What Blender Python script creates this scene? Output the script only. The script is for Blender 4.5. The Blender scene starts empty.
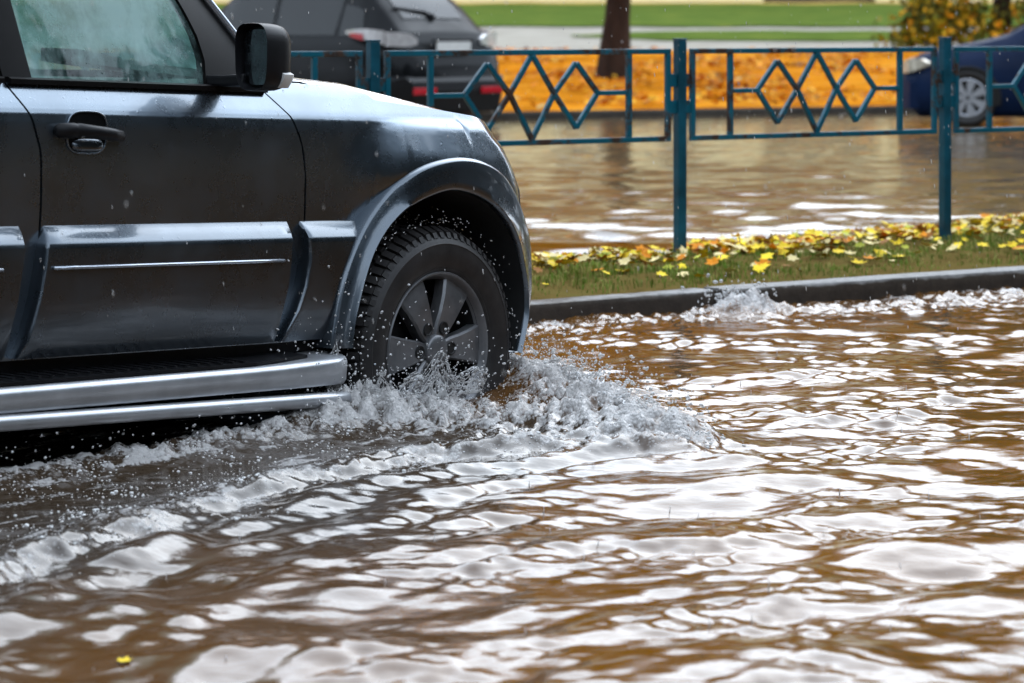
import bpy, math, random
import numpy as np
from mathutils import Vector, Matrix
R = math.radians
rnd = random.Random(7)
scn = bpy.context.scene
col = scn.collection

# ------------------------------------------------------------------ helpers
class MB:
    """collects shapes; build() links them as one mesh object"""
    def __init__(s): s.v = []; s.f = []; s.m = []; s.cur = 0
    def add(s, vs, fs):
        o = len(s.v); s.v += [tuple(map(float, p)) for p in vs]
        for f in fs: s.f.append(tuple(i + o for i in f)); s.m.append(s.cur)
    def box(s, c, sz, ax=None):
        ax = ax or ((1,0,0),(0,1,0),(0,0,1))
        c = Vector(c); a, b, d = [Vector(ax[i]) * sz[i] * .5 for i in range(3)]
        vs = [c + a*x + b*y + d*z for x in (-1,1) for y in (-1,1) for z in (-1,1)]
        s.add(vs, [(0,1,3,2),(4,6,7,5),(0,4,5,1),(2,3,7,6),(0,2,6,4),(1,5,7,3)])
    def bar(s, p, q, w, h, up=(0,0,1)):
        p, q = Vector(p), Vector(q); d = (q-p); L = d.length; d.normalize()
        sd = d.cross(Vector(up));
        if sd.length < 1e-5: sd = d.cross(Vector((1,0,0)))
        sd.normalize(); u = sd.cross(d)
        s.box((p+q)/2, (L, w, h), (d, sd, u))
    def loft(s, rings, closed=True, cap0=True, cap1=True):
        n = len(rings[0]); vs = [p for r in rings for p in r]; fs = []
        for i in range(len(rings)-1):
            for j in range(n if closed else n-1):
                k = (j+1) % n
                fs.append((i*n+j, i*n+k, (i+1)*n+k, (i+1)*n+j))
        if cap0: fs.append(tuple(range(n-1,-1,-1)))
        if cap1: fs.append(tuple((len(rings)-1)*n+j for j in range(n)))
        s.add(vs, fs)
    def tube(s, path, r, n=8, cap=True):
        path = [Vector(p) for p in path]; rs = r if hasattr(r,'__len__') else [r]*len(path)
        rings = []; ref = None
        for i, p in enumerate(path):
            d = (path[min(i+1,len(path)-1)] - path[max(i-1,0)])
            if d.length < 1e-9: d = Vector((0,0,1))
            d.normalize()
            if ref is None:
                ref = Vector((0,0,1)) if abs(d.z) < .9 else Vector((1,0,0))
            a = d.cross(ref); a.normalize(); b = d.cross(a); ref = a.cross(d)
            rings.append([p + (a*math.cos(2*math.pi*k/n) + b*math.sin(2*math.pi*k/n))*rs[i] for k in range(n)])
        s.loft(rings, True, cap, cap)
    def grid(s, pts):
        na, nb = len(pts), len(pts[0])
        s.add([p for r in pts for p in r], [(i*nb+j,(i+1)*nb+j,(i+1)*nb+j+1,i*nb+j+1) for i in range(na-1) for j in range(nb-1)])
    def ico(s, c, r, d=None, st=1.0):
        """small droplet: octahedron-ish 14 vertex ball, stretched along d"""
        c = Vector(c); d = Vector(d or (0,0,1)).normalized()
        a = d.cross(Vector((.3,.7,.2))).normalized(); b = d.cross(a)
        vs = [c + d*r*st]
        for z, rr in ((.6,.8),(-.1,1.0),(-.7,.7)):
            for k in range(6):
                t = k*math.pi/3
                vs.append(c + d*r*st*z + (a*math.cos(t)+b*math.sin(t))*r*rr)
        vs.append(c - d*r*st)
        fs = [(0,1+k,1+(k+1)%6) for k in range(6)]
        for q in range(2):
            fs += [(1+6*q+k,7+6*q+k,7+6*q+(k+1)%6,1+6*q+(k+1)%6) for k in range(6)]
        fs += [(13+(k+1)%6,13+k,19) for k in range(6)]
        s.add(vs, fs)
    def build(s, name, mat, parent=None, smooth=True, bevel=0, auto=None):
        me = bpy.data.meshes.new(name); me.from_pydata(s.v, [], s.f)
        mats = mat if isinstance(mat, (list,tuple)) else [mat]
        for m in mats: me.materials.append(m)
        if len(mats) > 1: me.polygons.foreach_set('material_index', s.m)
        if smooth: me.polygons.foreach_set('use_smooth', [True]*len(s.f))
        me.update()
        if auto is not None:
            try: me.set_sharp_from_angle(angle=R(auto))
            except Exception: pass
        o = bpy.data.objects.new(name, me); col.objects.link(o)
        if parent: o.parent = parent
        if bevel:
            b = o.modifiers.new('b','BEVEL'); b.width = bevel; b.segments = 2; b.limit_method = 'ANGLE'; b.angle_limit = R(35)
            if hasattr(b,'harden_normals'): b.harden_normals = False
        return o

def tag(o, label=None, cat=None, group=None, kind=None):
    for k, v in (('label',label),('category',cat),('group',group),('kind',kind)):
        if v: o[k] = v
    return o
def thing(name, loc, rz, label, cat, group=None):
    o = bpy.data.objects.new(name, None); col.objects.link(o)
    o.location = loc; o.rotation_euler = (0,0,rz); o.empty_display_size = .2
    return tag(o, label, cat, group)
def smst(a, b, x):
    t = np.clip((np.asarray(x,float)-a)/(b-a), 0, 1); return t*t*(3-2*t)
def ip(x, tab):
    return float(np.interp(x, [a for a,_ in tab], [b for _,b in tab]))

# ------------------------------------------------------------------ materials
def newmat(name):
    m = bpy.data.materials.new(name); m.use_nodes = True
    nt = m.node_tree; return m, nt, nt.nodes, nt.links, nt.nodes['Principled BSDF']
def setp(b, **k):
    for n, v in k.items():
        n = n.replace('_',' ')
        if n in b.inputs: b.inputs[n].default_value = v
def c4(c): return (c[0],c[1],c[2],1)
def noise(N, L, scale, detail=4, rough=.55, vec=None, stretch=None):
    tc = N.new('ShaderNodeTexCoord'); n = N.new('ShaderNodeTexNoise')
    n.inputs['Scale'].default_value = scale; n.inputs['Detail'].default_value = detail; n.inputs['Roughness'].default_value = rough
    src = tc.outputs['Object']
    if stretch:
        mp = N.new('ShaderNodeMapping'); mp.inputs['Scale'].default_value = stretch
        L.new(src, mp.inputs['Vector']); src = mp.outputs['Vector']
    L.new(src, n.inputs['Vector']); return n.outputs['Fac']
def ramp(N, L, src, stops):
    r = N.new('ShaderNodeValToRGB'); e = r.color_ramp.elements
    while len(e) < len(stops): e.new(.5)
    for i, (p, c) in enumerate(stops): e[i].position = p; e[i].color = c4(c) if hasattr(c,'__len__') else (c,c,c,1)
    L.new(src, r.inputs['Fac']); return r.outputs['Color']
def bump(N, L, b, src, strength, dist, prev=None):
    n = N.new('ShaderNodeBump'); n.inputs['Strength'].default_value = strength; n.inputs['Distance'].default_value = dist
    L.new(src, n.inputs['Height'])
    if prev: L.new(prev, n.inputs['Normal'])
    if b: L.new(n.outputs['Normal'], b.inputs['Normal'])
    return n.outputs['Normal']
def simple(name, c, rough=.6, metal=0, var=.25, scale=8, bmp=0, bdist=.01, stretch=None, **kw):
    m, nt, N, L, b = newmat(name)
    f = noise(N, L, scale, stretch=stretch)
    cl = ramp(N, L, f, [(.3,[x*(1-var) for x in c]),(.7,[min(1,x*(1+var)) for x in c])])
    L.new(cl, b.inputs['Base Color']); setp(b, Roughness=rough, Metallic=metal, **kw)
    if bmp: bump(N, L, b, noise(N, L, scale*4, stretch=stretch), bmp, bdist)
    return m
def drops(N, L, scale, density, seed=0):
    """height field of scattered rain beads"""
    tc = N.new('ShaderNodeTexCoord'); v = N.new('ShaderNodeTexVoronoi'); v.inputs['Scale'].default_value = scale
    L.new(tc.outputs['Object'], v.inputs['Vector'])
    sep = N.new('ShaderNodeSeparateColor'); L.new(v.outputs['Color'], sep.inputs[0])
    lt = N.new('ShaderNodeMath'); lt.operation = 'LESS_THAN'; lt.inputs[1].default_value = density; L.new(sep.outputs[0], lt.inputs[0])
    rad = N.new('ShaderNodeMath'); rad.operation = 'MULTIPLY_ADD'; rad.inputs[1].default_value = .28; rad.inputs[2].default_value = .12; L.new(sep.outputs[1], rad.inputs[0])
    q = N.new('ShaderNodeMath'); q.operation = 'DIVIDE'; L.new(v.outputs['Distance'], q.inputs[0]); L.new(rad.outputs[0], q.inputs[1])
    sq = N.new('ShaderNodeMath'); sq.operation = 'POWER'; sq.inputs[1].default_value = 2; L.new(q.outputs[0], sq.inputs[0])
    inv = N.new('ShaderNodeMath'); inv.operation = 'SUBTRACT'; inv.inputs[0].default_value = 1; inv.use_clamp = True; L.new(sq.outputs[0], inv.inputs[1])
    mu = N.new('ShaderNodeMath'); mu.operation = 'MULTIPLY'; L.new(inv.outputs[0], mu.inputs[0]); L.new(lt.outputs[0], mu.inputs[1])
    return mu.outputs[0]
def paint(name, c, drop=True, rough=.32, metal=.55, coat=1.0, spec=.5):
    m, nt, N, L, b = newmat(name)
    f = noise(N, L, 2.2, 6)
    cl = ramp(N, L, f, [(.3,[x*.85 for x in c]),(.7,[x*1.15 for x in c])])
    L.new(cl, b.inputs['Base Color'])
    setp(b, Metallic=metal, Specular_IOR_Level=spec, Coat_Weight=coat, Coat_Roughness=.08)
    rg = ramp(N, L, noise(N, L, 5, 6, .7), [(.35,rough*.8),(.75,rough*1.4)]); L.new(rg, b.inputs['Roughness'])
    if drop:
        a = bump(N, L, None, drops(N, L, 170, .34), .20, .0012)
        a2 = bump(N, L, None, drops(N, L, 80, .14), .22, .0015, a)
        L.new(a2, b.inputs['Normal']); L.new(a2, b.inputs['Coat Normal'])
    return m
M = {}
M['paint'] = paint('wet_graphite_paint', (.150,.184,.220), rough=.27, metal=.92)
M['clad'] = paint('wet_graphite_cladding', (.086,.104,.124), rough=.28, metal=.9)
M['pit'] = simple('black_recess', (.003,.003,.003), .9, Specular_IOR_Level=.1)
M['darkpaint'] = paint('wet_black_paint', (.003,.0033,.004), drop=False, rough=.35, metal=0, coat=.10, spec=.10)
M['bluepaint'] = paint('wet_blue_paint', (.003,.012,.042), drop=False, rough=.5, metal=0, coat=.05, spec=.10)
M['black'] = simple('black_plastic', (.006,.006,.007), .40, bmp=.1, bdist=.002, scale=30, Specular_IOR_Level=.20)
M['matt'] = simple('matt_black', (.006,.006,.006), .85)
M['frame'] = simple('dark_window_frame', (.005,.0045,.0045), .42, scale=12, Specular_IOR_Level=.10)
M['rubber'] = simple('wet_tyre_rubber', (.016,.014,.0135), .5, var=.5, scale=14, bmp=.25, bdist=.002, Specular_IOR_Level=.35)
M['rim'] = simple('wet_grey_alloy', (.150,.150,.155), .30, .5, var=.3, scale=10, bmp=.08, bdist=.002)
M['rimdark'] = simple('dark_barrel', (.018,.017,.017), .5, .3)
M['silver'] = simple('silver_board', (.50,.51,.53), .34, .75, var=.15, scale=9, bmp=.06, bdist=.002)
M['chrome'] = simple('bright_trim', (.42,.45,.5), .25, .8, var=.1)
M['white'] = simple('white_plastic', (.62,.62,.60), .4, var=.1)
M['red'] = simple('red_lens', (.45,.012,.02), .15, var=.15)
M['lens'] = simple('clear_lens', (.62,.60,.60), .08, .35, var=.2, scale=20)
M['amber'] = simple('headlamp_lens', (.55,.50,.40), .1, .3)
M['seat'] = simple('seat_fabric', (.08,.08,.075), .85)
M['beige'] = simple('dash_plastic', (.16,.16,.15), .6)
M['glare'] = simple('pale_glare', (.55,.58,.58), .5, var=.08)
M['smoked'] = simple('smoked_lens', (.10,.11,.12), .12, .3, var=.2)
M['hub'] = simple('silver_hubcap', (.38,.39,.42), .35, .5, var=.1)
M['kerb'] = None
def glass(name, tint, fogc, lo, hi, drop=True, sc=3.0):
    m, nt, N, L, b = newmat(name); N.remove(b); out = N['Material Output']
    tr = N.new('ShaderNodeBsdfTransparent'); tr.inputs[0].default_value = c4(tint)
    gl = N.new('ShaderNodeBsdfGlossy'); gl.inputs['Roughness'].default_value = .03
    df = N.new('ShaderNodeBsdfTranslucent'); df.inputs[0].default_value = c4(fogc)
    d2 = N.new('ShaderNodeBsdfDiffuse'); d2.inputs[0].default_value = c4(fogc)
    ad = N.new('ShaderNodeMixShader'); ad.inputs[0].default_value = .6; L.new(df.outputs[0], ad.inputs[1]); L.new(d2.outputs[0], ad.inputs[2])
    f0 = noise(N, L, sc, 7, .66, stretch=(1,1,.8)); f1 = noise(N, L, 9, 4, .6, stretch=(1,1,.16))
    fa = N.new('ShaderNodeMath'); fa.operation = 'MULTIPLY_ADD'; fa.inputs[1].default_value = .35; L.new(f1, fa.inputs[0]); L.new(f0, fa.inputs[2])
    f = ramp(N, L, fa.outputs[0], [(.57,lo),(.80,hi)])
    mx = N.new('ShaderNodeMixShader'); L.new(f, mx.inputs[0]); L.new(tr.outputs[0], mx.inputs[1]); L.new(ad.outputs[0], mx.inputs[2])
    ge = N.new('ShaderNodeNewGeometry'); dt = N.new('ShaderNodeVectorMath'); dt.operation = 'DOT_PRODUCT'
    L.new(ge.outputs['Incoming'], dt.inputs[0]); L.new(ge.outputs['Normal'], dt.inputs[1])
    ab = N.new('ShaderNodeMath'); ab.operation = 'ABSOLUTE'; L.new(dt.outputs['Value'], ab.inputs[0])
    iv = N.new('ShaderNodeMath'); iv.operation = 'SUBTRACT'; iv.inputs[0].default_value = 1; L.new(ab.outputs[0], iv.inputs[1])
    pw = N.new('ShaderNodeMath'); pw.operation = 'POWER'; pw.inputs[1].default_value = 5; L.new(iv.outputs[0], pw.inputs[0])
    fr = N.new('ShaderNodeMath'); fr.operation = 'MULTIPLY_ADD'; fr.inputs[1].default_value = .92; fr.inputs[2].default_value = .05; L.new(pw.outputs[0], fr.inputs[0])
    m2 = N.new('ShaderNodeMixShader'); L.new(fr.outputs[0], m2.inputs[0]); L.new(mx.outputs[0], m2.inputs[1]); L.new(gl.outputs[0], m2.inputs[2])
    if drop:
        a = bump(N, L, None, drops(N, L, 130, .4), .35, .0015)
        w = bump(N, L, None, noise(N, L, 6, 2), .05, .02, a)
        L.new(w, gl.inputs['Normal'])
    L.new(m2.outputs[0], out.inputs['Surface']); return m
M['glass'] = glass('misted_green_glass', (.33,.47,.44), (.44,.66,.63), .03, .62, sc=3.2)
M['darkglass'] = glass('dark_tinted_glass', (.08,.09,.09), (.015,.018,.02), .05, .2, drop=False)
def mirror_mat():
    m, nt, N, L, b = newmat('mirror_glass'); setp(b, Base_Color=(.13,.145,.16,1), Metallic=1.0)
    L.new(ramp(N, L, noise(N, L, 18, 5), [(.4,.04),(.65,.4)]), b.inputs['Roughness'])
    bump(N, L, b, drops(N, L, 120, .5), .6, .003); return m
M['mirror'] = mirror_mat()
def fence_paint():
    m, nt, N, L, b = newmat('worn_teal_paint')
    base = ramp(N, L, noise(N, L, 3, 5), [(.3,(.003,.068,.105)),(.7,(.007,.105,.155))])
    rust = ramp(N, L, noise(N, L, 14, 8, .68), [(.3,(.012,.010,.009)),(.7,(.07,.03,.015))])
    f = ramp(N, L, noise(N, L, 6.5, 8, .72), [(.52,0),(.59,1)])
    mx = N.new('ShaderNodeMix'); mx.data_type = 'RGBA'; L.new(f, mx.inputs['Factor']); L.new(base, mx.inputs['A']); L.new(rust, mx.inputs['B'])
    L.new(mx.outputs['Result'], b.inputs['Base Color'])
    L.new(ramp(N, L, f, [(0,.28),(1,.65)]), b.inputs['Roughness']); bump(N, L, b, f, .4, .003); setp(b, Specular_IOR_Level=.3); return m
M['fence'] = fence_paint()
M['fenceclean'] = simple('teal_paint', (.0035,.058,.090), .36, var=.4, Specular_IOR_Level=.3, scale=9, bmp=.2, bdist=.002)
def mix_ground(name, stops, scale, rough, bmp, bdist, scale2=None, wet=None):
    m, nt, N, L, b = newmat(name)
    L.new(ramp(N, L, noise(N, L, scale, 9, .65), stops), b.inputs['Base Color'])
    if wet: L.new(ramp(N, L, noise(N, L, .8, 4), [(.4,wet),(.6,rough)]), b.inputs['Roughness'])
    else: setp(b, Roughness=rough)
    setp(b, Specular_IOR_Level=0.0); bump(N, L, b, noise(N, L, scale2 or scale*3, 8, .7), bmp, bdist); return m
M['asphalt'] = mix_ground('asphalt', [(.3,(.035,.033,.03)),(.7,(.06,.055,.05))], 30, .7, .5, .01)
M['soil'] = mix_ground('wet_soil', [(.25,(.07,.045,.014)),(.5,(.13,.09,.028)),(.75,(.11,.10,.028))], 5, .75, .7, .03, 14, wet=.65)
M['leafground'] = mix_ground('leaf_covered_ground', [(.25,(.07,.04,.015)),(.38,(.36,.12,.008)),(.52,(.60,.21,.012)),(.64,(.58,.26,.03)),(.74,(.11,.12,.025))], .75, .8, .6, .05)
M['path'] = mix_ground('wet_path', [(.3,(.30,.27,.22)),(.7,(.42,.38,.32))], 1.2, .5, .3, .01)
M['lawn'] = mix_ground('mown_lawn', [(.3,(.085,.125,.025)),(.55,(.120,.170,.035)),(.75,(.22,.22,.04))], .9, .9, .8, .05, 20)
M['yellowground'] = mix_ground('yellow_leaf_litter', [(.3,(.42,.26,.06)),(.55,(.62,.44,.12)),(.75,(.50,.42,.25))], 1.3, .9, .5, .05)
M['darkkerb'] = mix_ground('dark_wet_kerb', [(.3,(.04,.036,.032)),(.7,(.08,.07,.06))], 4, .6, .4, .006, 40)
M['concrete'] = mix_ground('wet_concrete', [(.3,(.12,.11,.10)),(.7,(.24,.23,.22))], 9, .3, .5, .006, 40)
def kerb_mat():
    m, nt, N, L, b = newmat('wet_kerb_stone')
    tc = N.new('ShaderNodeTexCoord'); sx = N.new('ShaderNodeSeparateXYZ'); L.new(tc.outputs['Object'], sx.inputs[0])
    ad = N.new('ShaderNodeMath'); ad.operation = 'MULTIPLY_ADD'; ad.inputs[1].default_value = .05
    L.new(noise(N, L, 6, 6), ad.inputs[0]); L.new(sx.outputs['Z'], ad.inputs[2])
    # darker brown low on the face, paler towards the top
    cl = ramp(N, L, ad.outputs[0], [(.055,(.035,.025,.018)),(.082,(.05,.038,.028)),(.092,(.22,.21,.20))])
    v = ramp(N, L, noise(N, L, 20, 8, .7), [(.3,.6),(.7,1.2)])
    mx = N.new('ShaderNodeMix'); mx.data_type = 'RGBA'; mx.blend_type = 'MULTIPLY'; mx.inputs['Factor'].default_value = 1
    L.new(cl, mx.inputs['A']); L.new(v, mx.inputs['B']); L.new(mx.outputs['Result'], b.inputs['Base Color'])
    setp(b, Roughness=.5, Specular_IOR_Level=.2); bump(N, L, b, noise(N, L, 60, 6), .5, .004); return m
M['kerb'] = kerb_mat()
M['bark'] = simple('dark_wet_bark', (.034,.020,.014), .75, var=.5, scale=4, bmp=.8, bdist=.05, stretch=(1,1,.25), Specular_IOR_Level=.1)
M['yellowwall'] = mix_ground('yellow_render', [(.3,(.74,.60,.34)),(.7,(.84,.70,.44))], .7, .85, .2, .01)
M['darkbrown'] = simple('dark_brown_boards', (.07,.045,.03), .7, var=.4, scale=2)
M['pane'] = simple('dark_pane', (.02,.025,.03), .08)
M['roofing'] = simple('brown_roofing', (.12,.07,.05), .7, scale=3)
def leafmat(name, c, var=.35):
    m, nt, N, L, b = newmat(name)
    L.new(ramp(N, L, noise(N, L, 3, 3), [(.3,[x*(1-var) for x in c]),(.7,[min(1,x*(1+var)) for x in c])]), b.inputs['Base Color'])
    setp(b, Roughness=.6, Specular_IOR_Level=.06); return m
LM = [leafmat('yellow_leaf',(.82,.54,.03)), leafmat('orange_leaf',(.64,.22,.012)), leafmat('pale_leaf',(.70,.56,.26)), leafmat('brown_leaf',(.28,.12,.03)), leafmat('lime_leaf',(.42,.42,.05))]
CM = [leafmat('amber_litter',(.64,.32,.02)), leafmat('orange_litter',(.60,.20,.010)), leafmat('pale_litter',(.5,.34,.12)), leafmat('brown_litter',(.20,.08,.02))]
GM = [leafmat('green_blade',(.13,.20,.025)), leafmat('straw_blade',(.34,.29,.09)), leafmat('dull_blade',(.20,.22,.05))]
def water_mat(name, bumps, base=(.098,.039,.004), rough=.006):
    m, nt, N, L, b = newmat(name); out = N['Material Output']
    cl = ramp(N, L, noise(N, L, .9, 5), [(.3,[x*.72 for x in base]),(.7,[x*1.2 for x in base])])
    sa = N.new('ShaderNodeAttribute'); sa.attribute_name = 'car_reflection'      # grey-brown beside the car: its dark reflection put into the water colour
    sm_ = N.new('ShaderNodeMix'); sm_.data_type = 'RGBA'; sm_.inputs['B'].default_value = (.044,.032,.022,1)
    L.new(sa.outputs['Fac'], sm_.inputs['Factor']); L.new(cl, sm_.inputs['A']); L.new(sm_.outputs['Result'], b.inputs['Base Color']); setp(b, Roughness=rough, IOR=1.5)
    prev = None
    for sc, st, di, sv in bumps: prev = bump(N, L, None, noise(N, L, sc, 5, .6, stretch=sv), st, di, prev)
    if prev: L.new(prev, b.inputs['Normal'])
    at = N.new('ShaderNodeAttribute'); at.attribute_name = 'foam'
    # bubbles break the froth up
    v = N.new('ShaderNodeTexVoronoi'); v.inputs['Scale'].default_value = 75; tc = N.new('ShaderNodeTexCoord'); L.new(tc.outputs['Object'], v.inputs['Vector'])
    a1 = N.new('ShaderNodeMath'); a1.operation = 'MULTIPLY_ADD'; a1.inputs[1].default_value = -.55; L.new(v.outputs['Distance'], a1.inputs[0]); L.new(at.outputs['Fac'], a1.inputs[2])
    a2 = N.new('ShaderNodeMath'); a2.operation = 'MULTIPLY_ADD'; a2.inputs[1].default_value = 1.15; d1 = N.new('ShaderNodeVectorMath'); d1.operation = 'DOT_PRODUCT'; d1.inputs[1].default_value = (.315*20,-.945*20,0); L.new(tc.outputs['Object'], d1.inputs[0])
    d2 = N.new('ShaderNodeVectorMath'); d2.operation = 'DOT_PRODUCT'; d2.inputs[1].default_value = (.945*64,.315*64,0); L.new(tc.outputs['Object'], d2.inputs[0])
    cb = N.new('ShaderNodeCombineXYZ'); L.new(d1.outputs['Value'], cb.inputs[0]); L.new(d2.outputs['Value'], cb.inputs[1])
    sn_ = N.new('ShaderNodeTexNoise'); sn_.inputs['Scale'].default_value = 1.0; sn_.inputs['Detail'].default_value = 8; sn_.inputs['Roughness'].default_value = .74; L.new(cb.outputs[0], sn_.inputs['Vector'])
    L.new(sn_.outputs['Fac'], a2.inputs[0]); L.new(a1.outputs[0], a2.inputs[2])
    fm = ramp(N, L, a2.outputs[0], [(.61,0),(.94,.82)])
    fb = N.new('ShaderNodeBsdfPrincipled'); setp(fb, Base_Color=(.76,.73,.71,1), Roughness=.2)
    fn = bump(N, L, None, a2.outputs[0], .9, .03, prev); L.new(fn, fb.inputs['Normal'])
    mx = N.new('ShaderNodeMixShader'); L.new(fm, mx.inputs[0]); L.new(b.outputs[0], mx.inputs[1]); L.new(fb.outputs[0], mx.inputs[2])
    L.new(mx.outputs[0], out.inputs['Surface']); return m
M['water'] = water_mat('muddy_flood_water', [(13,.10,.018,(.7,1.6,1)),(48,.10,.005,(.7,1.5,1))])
M['farwater'] = water_mat('muddy_far_water', [(1.6,.05,.12,(1,2.2,1)),(7,.08,.04,(1,2,1))], base=(.15,.105,.055))
def splash_mat():
    m, nt, N, L, b = newmat('splashing_water')
    L.new(ramp(N, L, noise(N, L, 30, 4), [(.35,(.75,.73,.71)),(.65,(.95,.95,.95))]), b.inputs['Base Color'])
    setp(b, Roughness=.08, IOR=1.333, Transmission_Weight=.45); return m
M['splash'] = splash_mat()
M['froth'] = simple('white_froth', (.74,.73,.72), .3, var=.12, scale=60, bmp=.5, bdist=.004)

# ------------------------------------------------------------------ camera, world, sun
FPX, CAMH, HZ = 2800.0, 1.2, 18.0
cam = bpy.data.cameras.new('camera'); co = bpy.data.objects.new('camera', cam); col.objects.link(co)
co.location = (0,0,CAMH); co.rotation_euler = (R(90),0,0)
cam.sensor_width = 36; cam.lens = 36*FPX/1024; cam.shift_y = -(341.5-HZ)/1024
cam.clip_start = .2; cam.clip_end = 3000
cam.dof.use_dof = True; cam.dof.focus_distance = 8.5; cam.dof.aperture_fstop = 4.6
scn.camera = co
w = bpy.data.worlds.new('World'); scn.world = w; w.use_nodes = True
N, L = w.node_tree.nodes, w.node_tree.links
SE, SR = 36, 15
bg = N['Background']; sky = N.new('ShaderNodeTexSky'); sky.sky_type = 'NISHITA'; sky.sun_disc = False
sky.sun_elevation = R(SE); sky.sun_rotation = R(SR); sky.dust_density = 4; sky.air_density = 1.5
tc = N.new('ShaderNodeTexCoord'); nz = N.new('ShaderNodeTexNoise'); nz.inputs['Scale'].default_value = 2.6; nz.inputs['Detail'].default_value = 6
mp = N.new('ShaderNodeMapping'); mp.inputs['Scale'].default_value = (1,1,2.5); L.new(tc.outputs['Generated'], mp.inputs['Vector']); L.new(mp.outputs[0], nz.inputs['Vector'])
cr = N.new('ShaderNodeValToRGB'); cr.color_ramp.elements[0].position = .3; cr.color_ramp.elements[0].color = (18.9,21.8,25.2,1)
cr.color_ramp.elements[1].position = .7; cr.color_ramp.elements[1].color = (23.2,26.6,30.6,1); L.new(nz.outputs['Fac'], cr.inputs['Fac'])
mx = N.new('ShaderNodeMix'); mx.data_type = 'RGBA'; mx.inputs['Factor'].default_value = .9
L.new(sky.outputs[0], mx.inputs['A']); L.new(cr.outputs['Color'], mx.inputs['B']); 
sz = N.new('ShaderNodeSeparateXYZ'); L.new(tc.outputs['Generated'], sz.inputs[0])
gr = N.new('ShaderNodeValToRGB'); e = gr.color_ramp.elements      # brighter cloud low down, heavier grey overhead
e[0].position = .0; e[0].color = (.55,.55,.56,1); e[1].position = .95; e[1].color = (.50,.51,.53,1)
q = e.new(.35); q.color = (.66,.67,.68,1)
L.new(sz.outputs['Z'], gr.inputs['Fac'])
ml = N.new('ShaderNodeMix'); ml.data_type = 'RGBA'; ml.blend_type = 'MULTIPLY'; ml.inputs['Factor'].default_value = 1
L.new(mx.outputs['Result'], ml.inputs['A']); L.new(gr.outputs['Color'], ml.inputs['B']); # the sun behind the cloud lightens that side of the sky
sdn = N.new('ShaderNodeVectorMath'); sdn.operation = 'DOT_PRODUCT'; L.new(tc.outputs['Generated'], sdn.inputs[0])
sdn.inputs[1].default_value = (math.sin(R(SR))*math.cos(R(SE)), math.cos(R(SR))*math.cos(R(SE)), math.sin(R(SE)))
gw = N.new('ShaderNodeMapRange'); gw.interpolation_type = 'SMOOTHSTEP'; gw.inputs['From Min'].default_value = .60; gw.inputs['From Max'].default_value = .94
gw.inputs['To Min'].default_value = 1; gw.inputs['To Max'].default_value = 2.1; L.new(sdn.outputs['Value'], gw.inputs['Value'])
m3 = N.new('ShaderNodeVectorMath'); m3.operation = 'SCALE'; L.new(ml.outputs['Result'], m3.inputs[0]); L.new(gw.outputs[0], m3.inputs['Scale'])
L.new(m3.outputs[0], bg.inputs['Color']); bg.inputs['Strength'].default_value = .10
sd = bpy.data.lights.new('sun','SUN'); sd.energy = .6; sd.angle = R(75); sd.color = (1,.96,.9)
so = bpy.data.objects.new('sun', sd); col.objects.link(so)
az = R(SR); dv = Vector((math.sin(az)*math.cos(R(SE)), math.cos(az)*math.cos(R(SE)), math.sin(R(SE))))   # towards the sun
so.rotation_euler = dv.to_track_quat('Z','Y').to_euler()
vs = scn.view_settings; vs.view_transform = 'Standard'; vs.look = 'None'; vs.gamma = 1; vs.exposure = 0.5
scn.cycles.use_denoising = True; scn.cycles.max_bounces = 8; scn.cycles.transparent_max_bounces = 12
scn.cycles.caustics_reflective = False; scn.cycles.caustics_refractive = False; scn.cycles.sample_clamp_indirect = 6

# ------------------------------------------------------------------ noise in numpy
_rs = np.random.RandomState(3); _pm = np.tile(_rs.permutation(256), 2); _ga = _rs.rand(256)*2*np.pi
def pn(x, y, off=0):
    x = np.asarray(x,float)+off*17.3; y = np.asarray(y,float)+off*9.7
    xi = np.floor(x).astype(int); yi = np.floor(y).astype(int); xf = x-xi; yf = y-yi
    u = xf**3*(xf*(xf*6-15)+10); v = yf**3*(yf*(yf*6-15)+10)
    def g(a,b,dx,dy):
        h = _ga[_pm[(_pm[a & 255]+b) & 255]]; return np.cos(h)*dx+np.sin(h)*dy
    n0 = g(xi,yi,xf,yf)*(1-u)+g(xi+1,yi,xf-1,yf)*u
    n1 = g(xi,yi+1,xf,yf-1)*(1-u)+g(xi+1,yi+1,xf-1,yf-1)*u
    return (n0*(1-v)+n1*v)*1.5
def fbm(x, y, o=4, off=0):
    s = 0; a = 1; f = 1
    for k in range(o): s = s+a*pn(x*f,y*f,off+k); a *= .5; f *= 2.03
    return s
def mesh_np(name, V, F, mat, foam=None, kind=None):
    me = bpy.data.meshes.new(name); nv, nf = len(V), len(F)
    me.vertices.add(nv); me.vertices.foreach_set('co', V.astype(np.float32).ravel())
    me.loops.add(nf*4); me.loops.foreach_set('vertex_index', F.astype(np.int32).ravel())
    me.polygons.add(nf); me.polygons.foreach_set('loop_start', np.arange(0,nf*4,4,dtype=np.int32))
    me.polygons.foreach_set('use_smooth', np.ones(nf,bool)); me.update(calc_edges=True)
    if foam is not None:
        a = me.attributes.new('foam','FLOAT','POINT'); a.data.foreach_set('value', foam.astype(np.float32).ravel())
    for m in (mat if isinstance(mat,list) else [mat]): me.materials.append(m)
    o = bpy.data.objects.new(name, me); col.objects.link(o)
    if kind: o['kind'] = kind
    return o
def gridfaces(nx, ny):
    i = np.arange(nx*ny).reshape(ny,nx); return np.stack([i[:-1,:-1],i[:-1,1:],i[1:,1:],i[1:,:-1]],-1).reshape(-1,4)

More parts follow.
